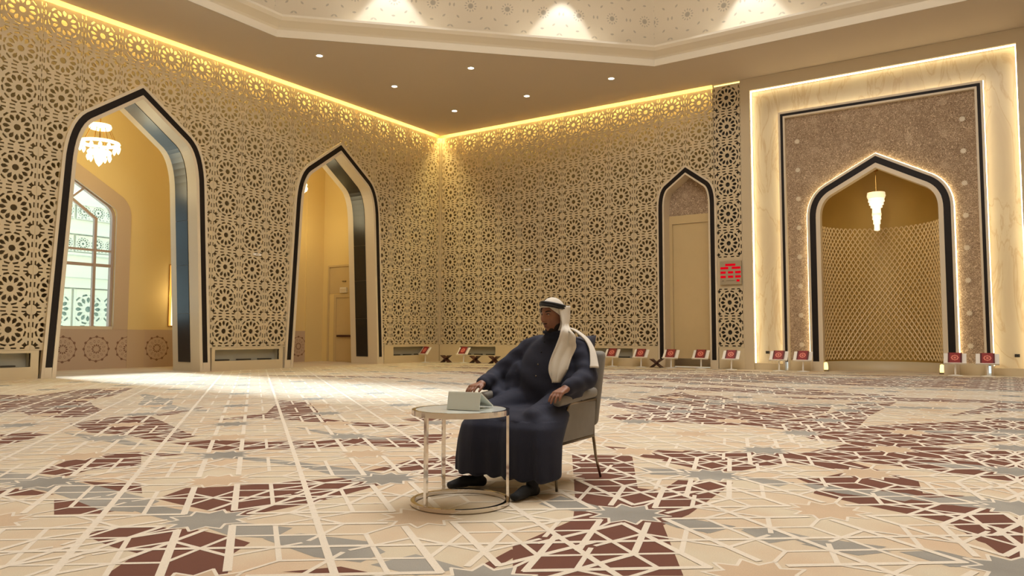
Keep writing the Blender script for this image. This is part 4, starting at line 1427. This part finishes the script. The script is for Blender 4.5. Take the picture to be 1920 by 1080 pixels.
for (loc, rz, lab) in (((-14.40, YB - 0.001, 3.36), 0, 'small white sensor on the lattice of the mihrab wall'),
                       ((XA + 0.001, 14.15, 3.36), PI / 2, 'small white sensor on the lattice between the two arches')):
    o = thing('wall_sensor', lab, 'sensor', loc, rz)
    MB().box(-0.13, 0.13, -0.05, 0, 0, 0.07).build('housing', 'white', o)
    MB().box(-0.05, 0.05, -0.056, -0.05, 0.015, 0.055).build('lens', 'trim', o)
for (loc, lab) in (((-6.0, YB + 0.20, 0.48), 'black socket plate on the onyx border on the display side'),
                   ((0.21, YB + 0.20, 0.48), 'black socket plate on the onyx border away from the display')):
    o = thing('socket_plate', lab, 'socket', loc)
    MB().box(-0.055, 0.055, -0.012, 0, 0, 0.075).build('plate', 'black', o)
    for s in (-1, 1):
        MB().lathe([(0.0, -0.002), (0.018, -0.002), (0.018, 0.002), (0.0, 0.002)], (s * 0.028, -0.013, 0.037), 8).build('outlet', 'metal', o)

# ------------------------------------------------------------------ side table
M['chrome'] = mat('champagne_chrome', srgb(222, 214, 204), 0.07, 1.0)
M['frosted'] = mat('white_glass', srgb(236, 240, 232), 0.15, coat=0.3)
M['tablet_grey'] = mat('tablet_cover', srgb(214, 218, 210), 0.5)
M['tablet_dark'] = mat('tablet_edge', srgb(96, 98, 96), 0.4)
M['screen_dark'] = mat('tablet_screen', srgb(22, 22, 26), 0.1)
TX, TY = -2.755, 3.60
tb = thing('side_table', 'round side table with champagne metal rings and white glass top', 'table', (TX, TY, 0.006))
TH = 0.555
def ring(r0, r1, z0, z1, n=56):
    return MB().lathe([(r0, z0), (r1, z0), (r1, z1), (r0, z1)], n=n, closed=True)


ring(0.272, 0.294, TH - 0.032, TH).build('top_ring', 'chrome', tb)
ring(0.272, 0.296, 0.0, 0.022).build('base_ring', 'chrome', tb)
MB().lathe([(0.0, TH - 0.014), (0.271, TH - 0.014), (0.271, TH - 0.002), (0.0, TH - 0.002)], n=56).build('glass_top', 'frosted', tb)
for a in (R(-97), R(150), R(38)):
    ca, sa = math.cos(a), math.sin(a)
    mb = MB().box(0.274, 0.290, -0.011, 0.011, 0.022, TH - 0.032)
    mb.v = [(x_ * ca - y_ * sa, x_ * sa + y_ * ca, z_) for x_, y_, z_ in mb.v]
    mb.build('leg', 'chrome', tb)

# folded tablet standing on the table like a tent
tab = thing('tablet', 'pale grey tablet folded open like a tent on the glass table', 'tablet', (-2.70, 3.585, 0.006 + TH), R(12))
q = 0.012
mb = MB()
def slab(mb, p0, p1, th, w):
    d = Vector((p1[0] - p0[0], p1[1] - p0[1])).normalized()
    nn = Vector((-d.y, d.x)) * th
    pts = [(p0[0], p0[1]), (p1[0], p1[1]), (p1[0] + nn.x, p1[1] + nn.y), (p0[0] + nn.x, p0[1] + nn.y)]
    vs_ = [(x_, a, b_) for x_ in (-w, w) for a, b_ in pts]
    mb.add(vs_, [(0, 1, 2, 3), (7, 6, 5, 4), (0, 4, 5, 1), (1, 5, 6, 2), (2, 6, 7, 3), (3, 7, 4, 0)])
    return mb


slab(MB(), (-0.055, 0.001), (-0.035, 0.098), -0.007, 0.105).build('cover_flap', 'tablet_grey', tab)
bd = slab(MB(), (-0.033, 0.098), (0.155, 0.006), 0.009, 0.105).build('tablet_body', 'tablet_grey', tab)
slab(MB(), (-0.022, 0.1015), (0.145, 0.0200), 0.0012, 0.095).build('tablet_screen', 'screen_dark', tab)
slab(MB(), (-0.05, 0.003), (0.150, 0.001), -0.003, 0.104).build('base_flap', 'tablet_grey', tab)

# ------------------------------------------------------------------ armchair (local frame: x across, sitter faces -y)
M['upholstery'] = mat('grey_velvet', srgb(132, 126, 116), 0.7, noise=0.12, nscale=18, sheen=0.2, bump=0.15, bscale=220)
M['cushion'] = mat('blue_grey_cushion', srgb(84, 84, 96), 0.8, noise=0.12, nscale=20, bump=0.15, bscale=200)
M['chair_metal'] = mat('bronze_metal', srgb(150, 136, 116), 0.3, 1.0)
CXc, CYc = -2.74, 4.5
ch = thing('armchair', 'grey upholstered armchair on thin bronze metal legs', 'armchair', (CXc, CYc, 0.006))


def remeshed(mb, name, material, parent, voxel, smooth_it=4, fac=0.5, extra=None):
    me = mb.mesh(name)
    o = bpy.data.objects.new(name, me)
    COL.objects.link(o)
    r_ = o.modifiers.new('r', 'REMESH')
    r_.mode = 'VOXEL'
    r_.voxel_size = voxel
    s_ = o.modifiers.new('s', 'SMOOTH')
    s_.factor = fac
    s_.iterations = smooth_it
    dg = bpy.context.evaluated_depsgraph_get()
    nm = bpy.data.meshes.new_from_object(o.evaluated_get(dg))
    bpy.data.objects.remove(o)
    if extra:
        extra(nm)
    nm.name = name
    return obj(name, nm, material, parent, True)


def rbox(x0, x1, y0, y1, z0, z1, r_=0.03, shear=None):
    bm = bmesh.new()
    bmesh.ops.create_cube(bm, size=1.0)
    for v in bm.verts:
        v.co = Vector(((x0 + x1) / 2 + v.co.x * (x1 - x0), (y0 + y1) / 2 + v.co.y * (y1 - y0), (z0 + z1) / 2 + v.co.z * (z1 - z0)))
    bmesh.ops.bevel(bm, geom=list(bm.edges), offset=r_, segments=4, profile=0.5, affect='EDGES')
    me = bpy.data.meshes.new('rb')
    bm.to_mesh(me)
    bm.free()
    mb = MB()
    mb.v = [tuple(v.co) for v in me.vertices]
    mb.f = [tuple(p_.vertices) for p_ in me.polygons]
    bpy.data.meshes.remove(me)
    if shear:
        mb.v = [shear(*q_) for q_ in mb.v]
    return mb


HWc = 0.32
rbox(-HWc + 0.035, HWc - 0.035, -0.30, 0.22, 0.30, 0.43, 0.04).build('seat', 'upholstery', ch, True)
lean = lambda x_, y_, z_: (x_, y_ + 0.27 * (z_ - 0.42) + 0.03 * (1 - (x_ / HWc) ** 2), z_)
rbox(-HWc + 0.005, HWc - 0.005, 0.215, 0.300, 0.36, 0.885, 0.04, lean).build('backrest', 'upholstery', ch, True)
for s in (-1, 1):
    # upholstered side under the arm, cut to the slope of the frame
    xs = s * (HWc - 0.012)
    P = [(-0.330, 0.300), (0.190, 0.310), (0.235, 0.540), (-0.140, 0.545)]
    mb = MB()
    for w_ in (-0.006, 0.006):
        mb.v += [(xs + w_, a, b_) for a, b_ in P]
    mb.f = [(0, 1, 2, 3), (7, 6, 5, 4)] + [(k, (k + 1) % 4, 4 + (k + 1) % 4, 4 + k) for k in range(4)]
    mb.build('side_panel', 'upholstery', ch)
    arm = rbox(xs - 0.035 - 0.012 * s, xs + 0.035 - 0.012 * s, -0.30, 0.24, 0.535, 0.605, 0.028, lambda x_, y_, z_: (x_, y_, z_ + 0.14 * max(0, y_ + 0.05) ** 1.2))
    arm.build('armrest', 'upholstery', ch, True)
    MB().tube([(xs, -0.335, 0.29), (xs, -0.145, 0.545), (xs, 0.235, 0.548), (xs, 0.195, 0.30)], 0.012, 8, closed=True).build('side_frame', 'chair_metal', ch, True)
    MB().tube([(xs, -0.333, 0.30), (xs, -0.312, 0.0)], [0.011, 0.009], 8).build('leg', 'chair_metal', ch, True)
    MB().tube([(xs, 0.195, 0.31), (xs, 0.235, 0.15), (xs, 0.306, 0.0)], [0.011, 0.010, 0.009], 8).build('leg', 'chair_metal', ch, True)
MB().tube([(-HWc + 0.012, -0.333, 0.295), (HWc - 0.012, -0.333, 0.295)], 0.010, 8).build('front_rail', 'chair_metal', ch, True)
MB().tube([(-HWc + 0.012, 0.195, 0.305), (HWc - 0.012, 0.195, 0.305)], 0.010, 8).build('rear_rail', 'chair_metal', ch, True)

cu = thing('cushion', 'blue-grey square cushion tucked behind the man in the armchair', 'cushion', (CXc + 0.06, CYc + 0.31, 0.745), 0)
mb = MB()
n = 16
for sgn in (-1, 1):
    for i in range(n + 1):
        for j in range(n + 1):
            a, b_ = i / n * 2 - 1, j / n * 2 - 1
            th = 0.042 * (max(0, (1 - a ** 4) * (1 - b_ ** 4))) ** 0.5
            pinch = 1 - 0.08 * (1 - abs(a)) * abs(b_) - 0.08 * (1 - abs(b_)) * abs(a)
            u_, v_ = a * 0.21 * pinch, b_ * 0.21 * pinch
            mb.v.append((u_, sgn * th - 0.02 + v_ * 0.18, v_ + 0.05))
for sgn in (0, 1):
    o_ = sgn * (n + 1) ** 2
    for i in range(n):
        for j in range(n):
            k = o_ + i * (n + 1) + j
            mb.f.append((k, k + 1, k + n + 2, k + n + 1))
co = mb.build('cover', 'cushion', cu, True)

# ------------------------------------------------------------------ seated man (world coordinates, sitter faces -y)
M['skin'] = mat('brown_skin', srgb(146, 100, 76), 0.5, noise=0.10, nscale=25, bump=0.05, bscale=150)
M['thobe'] = mat('navy_wool', srgb(44, 46, 61), 0.8, noise=0.10, nscale=9, spec=0.2, sheen=0.05, bump=0.2, bscale=260)
M['sock'] = mat('black_sock', srgb(30, 31, 35), 0.8, bump=0.1, bscale=200)
M['scarf'] = mat('white_cotton', srgb(226, 218, 204), 0.8, noise=0.03, nscale=30, bump=0.1, bscale=200)
M['agal'] = mat('black_cord', srgb(14, 14, 15), 0.5, bump=0.3, bscale=300)
M['beard'] = mat('black_beard', srgb(40, 29, 24), 0.8, bump=0.3, bscale=400)
M['eye_white'] = mat('eye_white', srgb(172, 152, 138), 0.5)
M['iris'] = mat('dark_iris', srgb(25, 16, 12), 0.5)
M['lip'] = mat('lip', srgb(128, 78, 68), 0.5)
M['stripe'] = mat('stitched_edge', srgb(196, 158, 110), 0.7)
man = thing('person', 'seated man in a navy robe with white headscarf and black cord, hands on the armrests', 'person', (CXc, CYc - 0.1, 0.0))
MO = Vector(man.location)


def rel(mb):
    mb.v = [(q_[0] - MO.x, q_[1] - MO.y, q_[2] - MO.z) for q_ in mb.v]
    return mb


HC = Vector((-2.690, 4.585, 1.140))
HROT = Matrix.Rotation(R(-11), 3, 'Z') @ Matrix.Rotation(R(4), 3, 'X')


def head_point(th, ph, grow=0.0):
    """th around (0 = face), ph from the crown; returns local point"""
    sx, sy, sz = math.sin(ph) * math.sin(th), -math.sin(ph) * math.cos(th), math.cos(ph)
    jaw = max(0.0, -sz)
    x_ = 0.074 * sx * (1 - 0.22 * jaw ** 1.5)
    y_ = 0.096 * sy * (1 - 0.05 * jaw)
    z_ = 0.118 * sz
    g = lambda cx_, cz_, wx, wz: math.exp(-((sx - cx_) / wx) ** 2 - ((sz - cz_) / wz) ** 2) if sy < 0 else 0.0
    d = 0.0
    d += 0.016 * g(0, 0.02, 0.13, 0.22) + 0.026 * g(0, -0.20, 0.15, 0.13) + 0.008 * g(0.16, -0.24, 0.10, 0.09) + 0.008 * g(-0.16, -0.24, 0.10, 0.09)
    d += 0.007 * g(0, 0.28, 0.55, 0.10)
    d += -0.011 * g(0.40, 0.12, 0.20, 0.11) - 0.011 * g(-0.40, 0.12, 0.20, 0.11)
    d += 0.009 * g(0, -0.47, 0.26, 0.055) + 0.010 * g(0, -0.57, 0.22, 0.06) - 0.004 * g(0, -0.52, 0.28, 0.02)
    d += 0.012 * g(0, -0.82, 0.34, 0.16) - 0.004 * g(0, -0.68, 0.3, 0.05)
    d += 0.006 * g(0.55, -0.15, 0.2, 0.2) + 0.006 * g(-0.55, -0.15, 0.2, 0.2)
    d += grow
    n_ = Vector((sx / 0.074, sy / 0.096, sz / 0.118)).normalized()
    return Vector((x_, y_, z_)) + n_ * d


def head_grid(mb, grow=0.0, mask=None, nt_=72, np_=56):
    o_ = len(mb.v)
    for i in range(np_ + 1):
        ph = PI * (0.004 + 0.992 * i / np_)
        for k in range(nt_):
            th = 2 * PI * k / nt_ - PI
            mb.v.append(tuple(HC + HROT @ head_point(th, ph, grow)))
    for i in range(np_):
        for k in range(nt_):
            ph, th = PI * (i + 0.5) / np_, 2 * PI * (k + 0.5) / nt_ - PI
            if mask is None or mask(th, ph):
                a = o_ + i * nt_ + k
                b_ = o_ + i * nt_ + (k + 1) % nt_
                mb.f.append((a, a + nt_, b_ + nt_, b_))
    if mask is None:
        mb.f.append(tuple(o_ + k for k in range(nt_)))
        mb.f.append(tuple(o_ + np_ * nt_ + k for k in range(nt_))[::-1])
    return mb


# body: one continuous figure
PEL = Vector((-2.74, 4.62, 0.50))
CHS = Vector((-2.735, 4.68, 0.82))
NCK = Vector((-2.715, 4.645, 0.985))
SHR, SHL = Vector((-2.945, 4.66, 0.895)), Vector((-2.515, 4.68, 0.895))
ELR, ELL = Vector((-3.125, 4.50, 0.690)), Vector((-2.405, 4.56, 0.715))
WRR, WRL = Vector((-3.060, 4.235, 0.665)), Vector((-2.410, 4.270, 0.655))
KNR, KNL = Vector((-2.95, 4.06, 0.47)), Vector((-2.53, 4.06, 0.47))
ANR, ANL = Vector((-2.95, 4.06, 0.10)), Vector((-2.50, 4.00, 0.10))
body = MB()
body.bone(PEL, CHS, 0.14, 0.15, 10).bone(CHS, NCK, 0.12, 0.062, 8).bone(NCK, HC + Vector((0.005, 0.02, -0.03)), 0.058, 0.056, 6)
for sh, el, wr in ((SHR, ELR, WRR), (SHL, ELL, WRL)):
    body.bone(CHS + Vector((0, 0, 0.06)), sh, 0.08, 0.065, 6).bone(sh, el, 0.052, 0.042, 10).bone(el, wr, 0.042, 0.029, 10)
for s, kn, an in ((-1, KNR, ANR), (1, KNL, ANL)):
    hip = PEL + Vector((0.10 * s, -0.03, -0.02))
    body.bone(hip, kn, 0.085, 0.060, 12).bone(kn, an, 0.058, 0.036, 12)
head_grid(body)


def hand(wr, fwd, down, side, spread=1.0):
    """palm and five bent fingers; fwd along the hand, down = palm side, side = towards the thumb"""
    fwd, down, side = Vector(fwd).normalized(), Vector(down).normalized(), Vector(side).normalized()
    palm = wr + fwd * 0.052
    for t_ in (-1, -0.5, 0, 0.5, 1):
        body.bone(wr + side * 0.015 * t_, wr + fwd * 0.088 + side * 0.031 * t_, 0.019, 0.0135, 6)
    lens = (0.068, 0.078, 0.072, 0.056)
    for k, L in enumerate(lens):
        off = (0.033 - 0.022 * k)
        b0 = wr + fwd * (0.088 - 0.004 * abs(k - 1)) + side * off
        dr = (fwd + down * 0.55 + side * (0.16 - 0.11 * k) * spread).normalized()
        b1 = b0 + dr * L * 0.5
        dr2 = (fwd * 0.55 + down * 1.0 + side * (0.08 - 0.06 * k)).normalized()
        b2 = b1 + dr2 * L * 0.32
        dr3 = (fwd * 0.25 + down * 1.0).normalized()
        b3 = b2 + dr3 * L * 0.26
        body.bone(b0, b1, 0.0105, 0.0092, 5).bone(b1, b2, 0.0092, 0.0084, 4).bone(b2, b3, 0.0084, 0.0072, 4)
    t0 = wr + fwd * 0.028 + side * 0.026
    t1 = t0 + (fwd * 0.6 + side * 0.75 + down * 0.25).normalized() * 0.036
    t2 = t1 + (fwd * 0.9 + side * 0.25 + down * 0.45).normalized() * 0.032
    t3 = t2 + (fwd * 0.8 + down * 0.7).normalized() * 0.022
    body.bone(t0, t1, 0.015, 0.0115, 4).bone(t1, t2, 0.0115, 0.010, 4).bone(t2, t3, 0.010, 0.0085, 3)


hand(WRR, (-0.10, -0.95, -0.16), (0, -0.25, -1), (0.98, -0.10, 0.05))
hand(WRL, (-0.12, -0.95, -0.28), (-0.05, -0.30, -1), (-0.98, 0.12, 0.0))
bd = remeshed(rel(body), 'body', 'skin', man, 0.0050, 3)

# eyes, brows, beard and lips of the face
for s in (-1, 1):
    th, ph = math.asin(0.40 * s / math.sin(math.acos(0.12))), math.acos(0.12)
    c_ = HC + HROT @ head_point(th, ph, -0.0035)
    e_ = rel(MB().ellipsoid(c_, (0.0130, 0.0080, 0.0058), 14, 10, HROT)).build('eye', 'eye_white', man, True)
    c2 = HC + HROT @ (head_point(th, ph, 0.0008) + Vector((-0.002, 0, 0)))
    rel(MB().ellipsoid(c2, (0.0060, 0.0044, 0.0056), 12, 8, HROT)).build('iris', 'iris', e_, True)
    pts = []
    for i in range(7):
        t_ = i / 6
        ph_ = math.acos(0.135 + 0.045 * math.sin(PI * t_))
        pts.append(HC + HROT @ head_point(math.asin((0.24 + 0.33 * t_) * s / math.sin(ph_)), ph_, 0.0035))
    rel(MB().tube(pts, [0.001, 0.0018, 0.0022, 0.0024, 0.0022, 0.0018, 0.001], 6)).build('eyelid', 'beard', e_, True)
    pts = []
    for i in range(7):
        t_ = i / 6
        sx_ = (0.20 + 0.42 * t_) * s
        sz_ = 0.265 + 0.05 * math.sin(PI * t_ * 0.8)
        ph_ = math.acos(sz_)
        pts.append(HC + HROT @ head_point(math.asin(sx_ / math.sin(ph_)), ph_, 0.003))
    rel(MB().tube(pts, [0.0028, 0.0042, 0.0046, 0.0044, 0.004, 0.0032, 0.002], 6)).build('eyebrow', 'beard', man, True)


def beard_mask(th, ph):
    sx, sz = math.sin(ph) * math.sin(th), math.cos(ph)
    if abs(th) > 1.6:
        return False
    chin = -0.97 < sz < -0.70 - 0.10 * math.cos(min(1.5, abs(sx) * 5)) and abs(sx) < 0.5
    jaw = abs(sx) > 0.42 and -0.95 < sz < -0.52 - 0.9 * (0.80 - abs(sx))
    lip = -0.425 < sz < -0.375 and abs(sx) < 0.25
    return chin or jaw or lip


bm_ = head_grid(MB(), 0.0022, beard_mask, 144, 120)
bo = rel(bm_).build('beard', 'beard', man, True, False)
sm = bo.modifiers.new('thick', 'SOLIDIFY')
sm.thickness = 0.004
sm.offset = -0.6
for sz_, hw_, rr_ in ((-0.49, 0.24, 0.0048), (-0.565, 0.20, 0.0056)):
    pts = []
    for i in range(9):
        sx_ = hw_ * (i / 4 - 1)
        ph_ = math.acos(sz_ - 0.02 * abs(i / 4 - 1))
        pts.append(HC + HROT @ head_point(math.asin(sx_ / math.sin(ph_)), ph_, -0.0005))
    rel(MB().tube(pts, [0.0015, 0.003, rr_ * .9, rr_, rr_, rr_, rr_ * .9, 0.003, 0.0015], 8)).build('lip', 'lip', man, True)

# robe: torso, sleeves, lap and skirt as one draped surface
rb = MB()
def section(mb, z_, x0, x1, y0, y1, k=40, pw=3.0, fold=0.0, dent=0.0):
    cx_, cy_ = (x0 + x1) / 2, (y0 + y1) / 2
    ring_ = []
    for i in range(k):
        a = 2 * PI * i / k
        ca, sa = math.cos(a), math.sin(a)
        px_ = math.copysign(abs(ca) ** (2 / pw), ca) * (x1 - x0) / 2
        py_ = math.copysign(abs(sa) ** (2 / pw), sa) * (y1 - y0) / 2
        f_ = 1 + fold * math.sin(9 * a + 1.3) / (0.5 * (y1 - y0))
        if sa < 0:
            py_ += dent * math.exp(-(px_ / 0.13) ** 2)
        ring_.append((cx_ + px_ * (1 + fold * 0.6 * math.sin(7 * a)), cy_ + py_ * f_, z_))
    return ring_


def loft(mb, rings):
    o_ = len(mb.v)
    k = len(rings[0])
    for r_ in rings:
        mb.v += r_
    for i in range(len(rings) - 1):
        for j in range(k):
            mb.f.append((o_ + i * k + j, o_ + i * k + (j + 1) % k, o_ + (i + 1) * k + (j + 1) % k, o_ + (i + 1) * k + j))
    mb.f.append(tuple(o_ + j for j in range(k))[::-1])
    mb.f.append(tuple(o_ + (len(rings) - 1) * k + j for j in range(k)))
    return mb


loft(rb, [section(rb, 0.105, -3.095, -2.335, 3.885, 4.19, 80, 3.2, 0.020, 0.03),
          section(rb, 0.20, -3.095, -2.335, 3.885, 4.20, 80, 3.2, 0.018, 0.035),
          section(rb, 0.32, -3.09, -2.345, 3.890, 4.24, 80, 3.0, 0.012, 0.04),
          section(rb, 0.42, -3.085, -2.36, 3.905, 4.34, 80, 2.8, 0.006, 0.05),
          section(rb, 0.48, -3.06, -2.39, 3.945, 4.46, 80, 2.6, 0.004, 0.06),
          section(rb, 0.520, -3.00, -2.44, 4.02, 4.50, 80, 2.4, 0.0, 0.07)])
for kn in (KNR, KNL):
    rb.bone(kn + Vector((0, 0.0, -0.005)), (kn.x * 0.8 - 2.74 * 0.2, 4.50, 0.515), 0.080, 0.125, 10)
# belly and chest
tz = [(0.44, 0.21, 0.19, 4.60), (0.50, 0.235, 0.20, 4.60), (0.58, 0.242, 0.20, 4.605), (0.66, 0.240, 0.192, 4.61), (0.74, 0.236, 0.182, 4.62), (0.82, 0.228, 0.168, 4.64),
      (0.88, 0.215, 0.150, 4.655), (0.93, 0.185, 0.128, 4.66), (0.965, 0.13, 0.10, 4.655), (0.99, 0.08, 0.075, 4.65)]
loft(rb, [section(rb, z_, -2.733 - hx_, -2.733 + hx_, cy_ - hy_, cy_ + hy_, 48, 2.2) for z_, hx_, hy_, cy_ in tz])
rb.bone((-2.722, 4.648, 0.95), (-2.708, 4.628, 1.022), 0.085, 0.071, 8)
for sh, el, wr, s in ((SHR, ELR, WRR, -1), (SHL, ELL, WRL, 1)):
    rb.bone(Vector((-2.735 + 0.1 * s, 4.66, 0.925)), sh + Vector((0, 0, 0.0)), 0.085, 0.082, 8)
    rb.bone(sh, el, 0.080, 0.078, 12)
    rb.bone(el, wr + (el - wr) * 0.12, 0.076, 0.052, 12)
    # cloth hanging between sleeve and body
    rb.bone(sh.lerp(el, 0.5) + Vector((-0.08 * s, -0.02, -0.06)), (-2.735 + 0.24 * s, 4.50, 0.60), 0.085, 0.085, 8)
    rb.bone(el + Vector((-0.02 * s, -0.03, -0.03)), (-2.735 + 0.27 * s, 4.34, 0.575), 0.06, 0.055, 8)


def folds(me):
    """shallow drapery creases"""
    nrm = [v.normal.copy() for v in me.vertices]
    for v, n_ in zip(me.vertices, nrm):
        p_ = v.co + MO
        amp = 0.0
        if p_.z < 0.46:
            amp = 0.010 * math.sin(p_.x * 52 + 3 * p_.z) * (0.3 + 0.7 * (0.46 - p_.z) / 0.36)
        elif p_.z > 0.56 and abs(p_.x + 2.735) > 0.20:
            amp = 0.0025 * math.sin(48 * (p_.z + 0.9 * p_.y)) + 0.003 * math.sin(30 * (p_.z - 1.2 * p_.x + 0.4 * p_.y))
        else:
            amp = 0.004 * math.sin(38 * (p_.z + 0.5 * p_.x)) * math.sin(15 * p_.y + 4 * p_.x)
        v.co += n_ * amp


thobe = remeshed(rel(rb), 'robe', 'thobe', man, 0.0095, 14, 0.5, folds)
# collar, placket and buttons
pts = [Vector((-2.706 + 0.071 * math.cos(a), 4.626 + 0.070 * math.sin(a), 1.030 + 0.006 * math.sin(a))) for a in np.linspace(0, 2 * PI, 28, endpoint=False)]
rel(MB().tube(pts, 0.012, 8, closed=True)).build('collar', 'thobe', thobe, True)
bvh = None
from mathutils.bvhtree import BVHTree
bt = BVHTree.FromPolygons([tuple(v.co) for v in thobe.data.vertices], [tuple(p_.vertices) for p_ in thobe.data.polygons])


def on_robe(x_, z_, off=0.0):
    h_ = bt.ray_cast(Vector((x_ - MO.x, 3.0 - MO.y, z_ - MO.z)), Vector((0, 1, 0)))
    if h_[0] is None:
        return Vector((x_, 4.5, z_))
    return h_[0] + MO + h_[1] * off


for z_ in (0.955, 0.885, 0.80, 0.72):
    c_ = on_robe(-2.74, z_, 0.001)
    rel(MB().ellipsoid(c_, (0.006, 0.004, 0.006), 10, 8)).build('button', 'sock' if z_ > 0.81 else 'chair_metal', thobe, True)

# socks
for nm, toe, heel, an, wdt in (('r', Vector((-3.055, 3.885, 0.028)), Vector((-2.945, 4.085, 0.034)), ANR, 0.036), ('l', Vector((-2.505, 3.815, 0.028)), Vector((-2.497, 4.03, 0.034)), ANL, 0.036)):
    mb = MB()
    mid = heel.lerp(toe, 0.55) + Vector((0, 0, 0.016))
    mb.bone(heel, mid, 0.034, 0.036, 6).bone(mid, toe, 0.037, 0.025, 8)
    sd = Vector((toe.y - heel.y, heel.x - toe.x, 0)).normalized()
    for s in (-1, 1):
        mb.bone(mid + sd * 0.012 * s + Vector((0, 0, -0.014)), toe + sd * 0.016 * s, 0.026, 0.020, 6)
    up_ = heel.lerp(toe, 0.12)
    mb.bone(heel.lerp(toe, 0.15) + Vector((0, 0, 0.02)), Vector((up_.x, up_.y + 0.01, 0.17)), 0.040, 0.044, 8)
    remeshed(rel(mb), 'sock', 'sock', man, 0.006, 4)

# headscarf: cap, hanging side, and cloth laid over the far shoulder
sc_ = MB()
def scarf_mask(th, ph):
    sx, sy, sz = math.sin(ph) * math.sin(th), -math.sin(ph) * math.cos(th), math.cos(ph)
    if sz > 0.52:
        return True
    lim = 0.55 + 1.75 * max(0.0, 0.52 - sz) if sz > 0.04 else 1.39 + 0.12 * min(1.0, -sz * 2)
    return abs(th) > lim and sz > -0.80


head_grid(sc_, 0.016, scarf_mask, 216, 150)
# nape and side fall
loft_rows = [[(-2.625, 4.55, 1.209), (-2.60, 4.585, 1.21), (-2.575, 4.63, 1.211)], [(-2.588, 4.53, 1.118), (-2.581, 4.565, 1.119), (-2.574, 4.62, 1.12)],
             [(-2.576, 4.515, 1.065), (-2.570, 4.55, 1.068), (-2.566, 4.60, 1.07)], [(-2.565, 4.48, 1.020), (-2.520, 4.535, 1.022), (-2.462, 4.63, 1.004)],
             [(-2.583, 4.44, 0.926), (-2.525, 4.485, 0.940), (-2.455, 4.57, 0.950)], [(-2.606, 4.40, 0.824), (-2.542, 4.425, 0.842), (-2.474, 4.48, 0.861)],
             [(-2.599, 4.38, 0.753), (-2.540, 4.385, 0.754), (-2.480, 4.42, 0.764)], [(-2.564, 4.37, 0.688), (-2.540, 4.365, 0.684), (-2.515, 4.39, 0.690)]]
def resample(rows, m_=14, k_=26):
    A = np.array(rows)
    def cr_(P, n_):
        out = []
        for i in range(n_):
            t_ = i / (n_ - 1) * (len(P) - 1)
            j = min(int(t_), len(P) - 2)
            f_ = t_ - j
            p0, p1, p2, p3 = P[max(j - 1, 0)], P[j], P[j + 1], P[min(j + 2, len(P) - 1)]
            out.append(0.5 * ((2 * p1) + (-p0 + p2) * f_ + (2 * p0 - 5 * p1 + 4 * p2 - p3) * f_ ** 2 + (-p0 + 3 * p1 - 3 * p2 + p3) * f_ ** 3))
        return np.array(out)
    B_ = np.stack([cr_(A[:, i], k_) for i in range(A.shape[1])], 1)
    return np.stack([cr_(B_[i], m_) for i in range(k_)], 0)


def sheet(mb, rows, wave=0.0, m_=14, k_=26, lift=0.0):
    G_ = resample(rows, m_, k_)
    o_ = len(mb.v)
    for it in range(12 if lift else 0):
        for i in range(k_):
            for j in range(m_):
                if G_[i, j, 2] < 1.03:
                    r0 = on_robe(G_[i, j, 0], G_[i, j, 2])
                    G_[i, j, 1] = min(G_[i, j, 1], r0.y - 0.016)
        Y_ = G_[:, :, 1].copy()
        P_ = np.pad(Y_, 1, mode='edge')
        G_[:, :, 1] = 0.4 * Y_ + 0.15 * (P_[:-2, 1:-1] + P_[2:, 1:-1] + P_[1:-1, :-2] + P_[1:-1, 2:])
    for i in range(k_):
        for j in range(m_):
            q_ = Vector(G_[i, j])
            q_.y -= wave * (0.6 + math.sin(j * 1.05 + i * 0.10)) * (0.15 + i / k_)
            mb.v.append(tuple(q_))
    for i in range(k_ - 1):
        for j in range(m_ - 1):
            k = o_ + i * m_ + j
            mb.f.append((k, k + 1, k + m_ + 1, k + m_))
    return mb


so = rel(sc_).build('headscarf', 'scarf', man, True, False)
sm = so.modifiers.new('thick', 'SOLIDIFY')
sm.thickness = 0.008
fo = rel(sheet(MB(), loft_rows, 0.009, 16, 30, 1)).build('scarf_fall', 'scarf', so, True, False)
sm = fo.modifiers.new('thick', 'SOLIDIFY')
sm.thickness = 0.010
sb = MB()
rows_b = [[(-2.612, 4.63, 1.055), (-2.612, 4.67, 1.055), (-2.612, 4.705, 1.045)], [(-2.570, 4.655, 1.035), (-2.560, 4.69, 1.035), (-2.56, 4.725, 1.02)], [(-2.520, 4.660, 1.002), (-2.505, 4.69, 1.000), (-2.500, 4.725, 0.985)],
          [(-2.470, 4.655, 0.962), (-2.456, 4.670, 0.960), (-2.448, 4.690, 0.950)], [(-2.420, 4.620, 0.902), (-2.406, 4.636, 0.900), (-2.396, 4.655, 0.892)],
          [(-2.385, 4.565, 0.825), (-2.365, 4.585, 0.825), (-2.350, 4.605, 0.818)], [(-2.372, 4.535, 0.782), (-2.346, 4.553, 0.784), (-2.326, 4.575, 0.780)]]
fo2 = rel(sheet(sb, rows_b, 0.0, 8, 20, 0)).build('scarf_tail', 'scarf', so, True, False)
sm = fo2.modifiers.new('thick', 'SOLIDIFY')
sm.thickness = 0.010
# black double cord round the crown
ag = MB()
tilt_ = HROT @ Matrix.Rotation(R(-14), 3, 'X') @ Matrix.Rotation(R(5), 3, 'Y')
for dz in (0.0, 0.017):
    pts = [HC + tilt_ @ Vector((0.0895 * math.sin(a) * (1 - dz * 1.2), -0.1135 * math.cos(a) * (1 - dz * 1.2), 0.060 + dz)) for a in np.linspace(0, 2 * PI, 40, endpoint=False)]
    ag.tube(pts, 0.0105, 8, closed=True)
rel(ag).build('head_cord', 'agal', man, True)
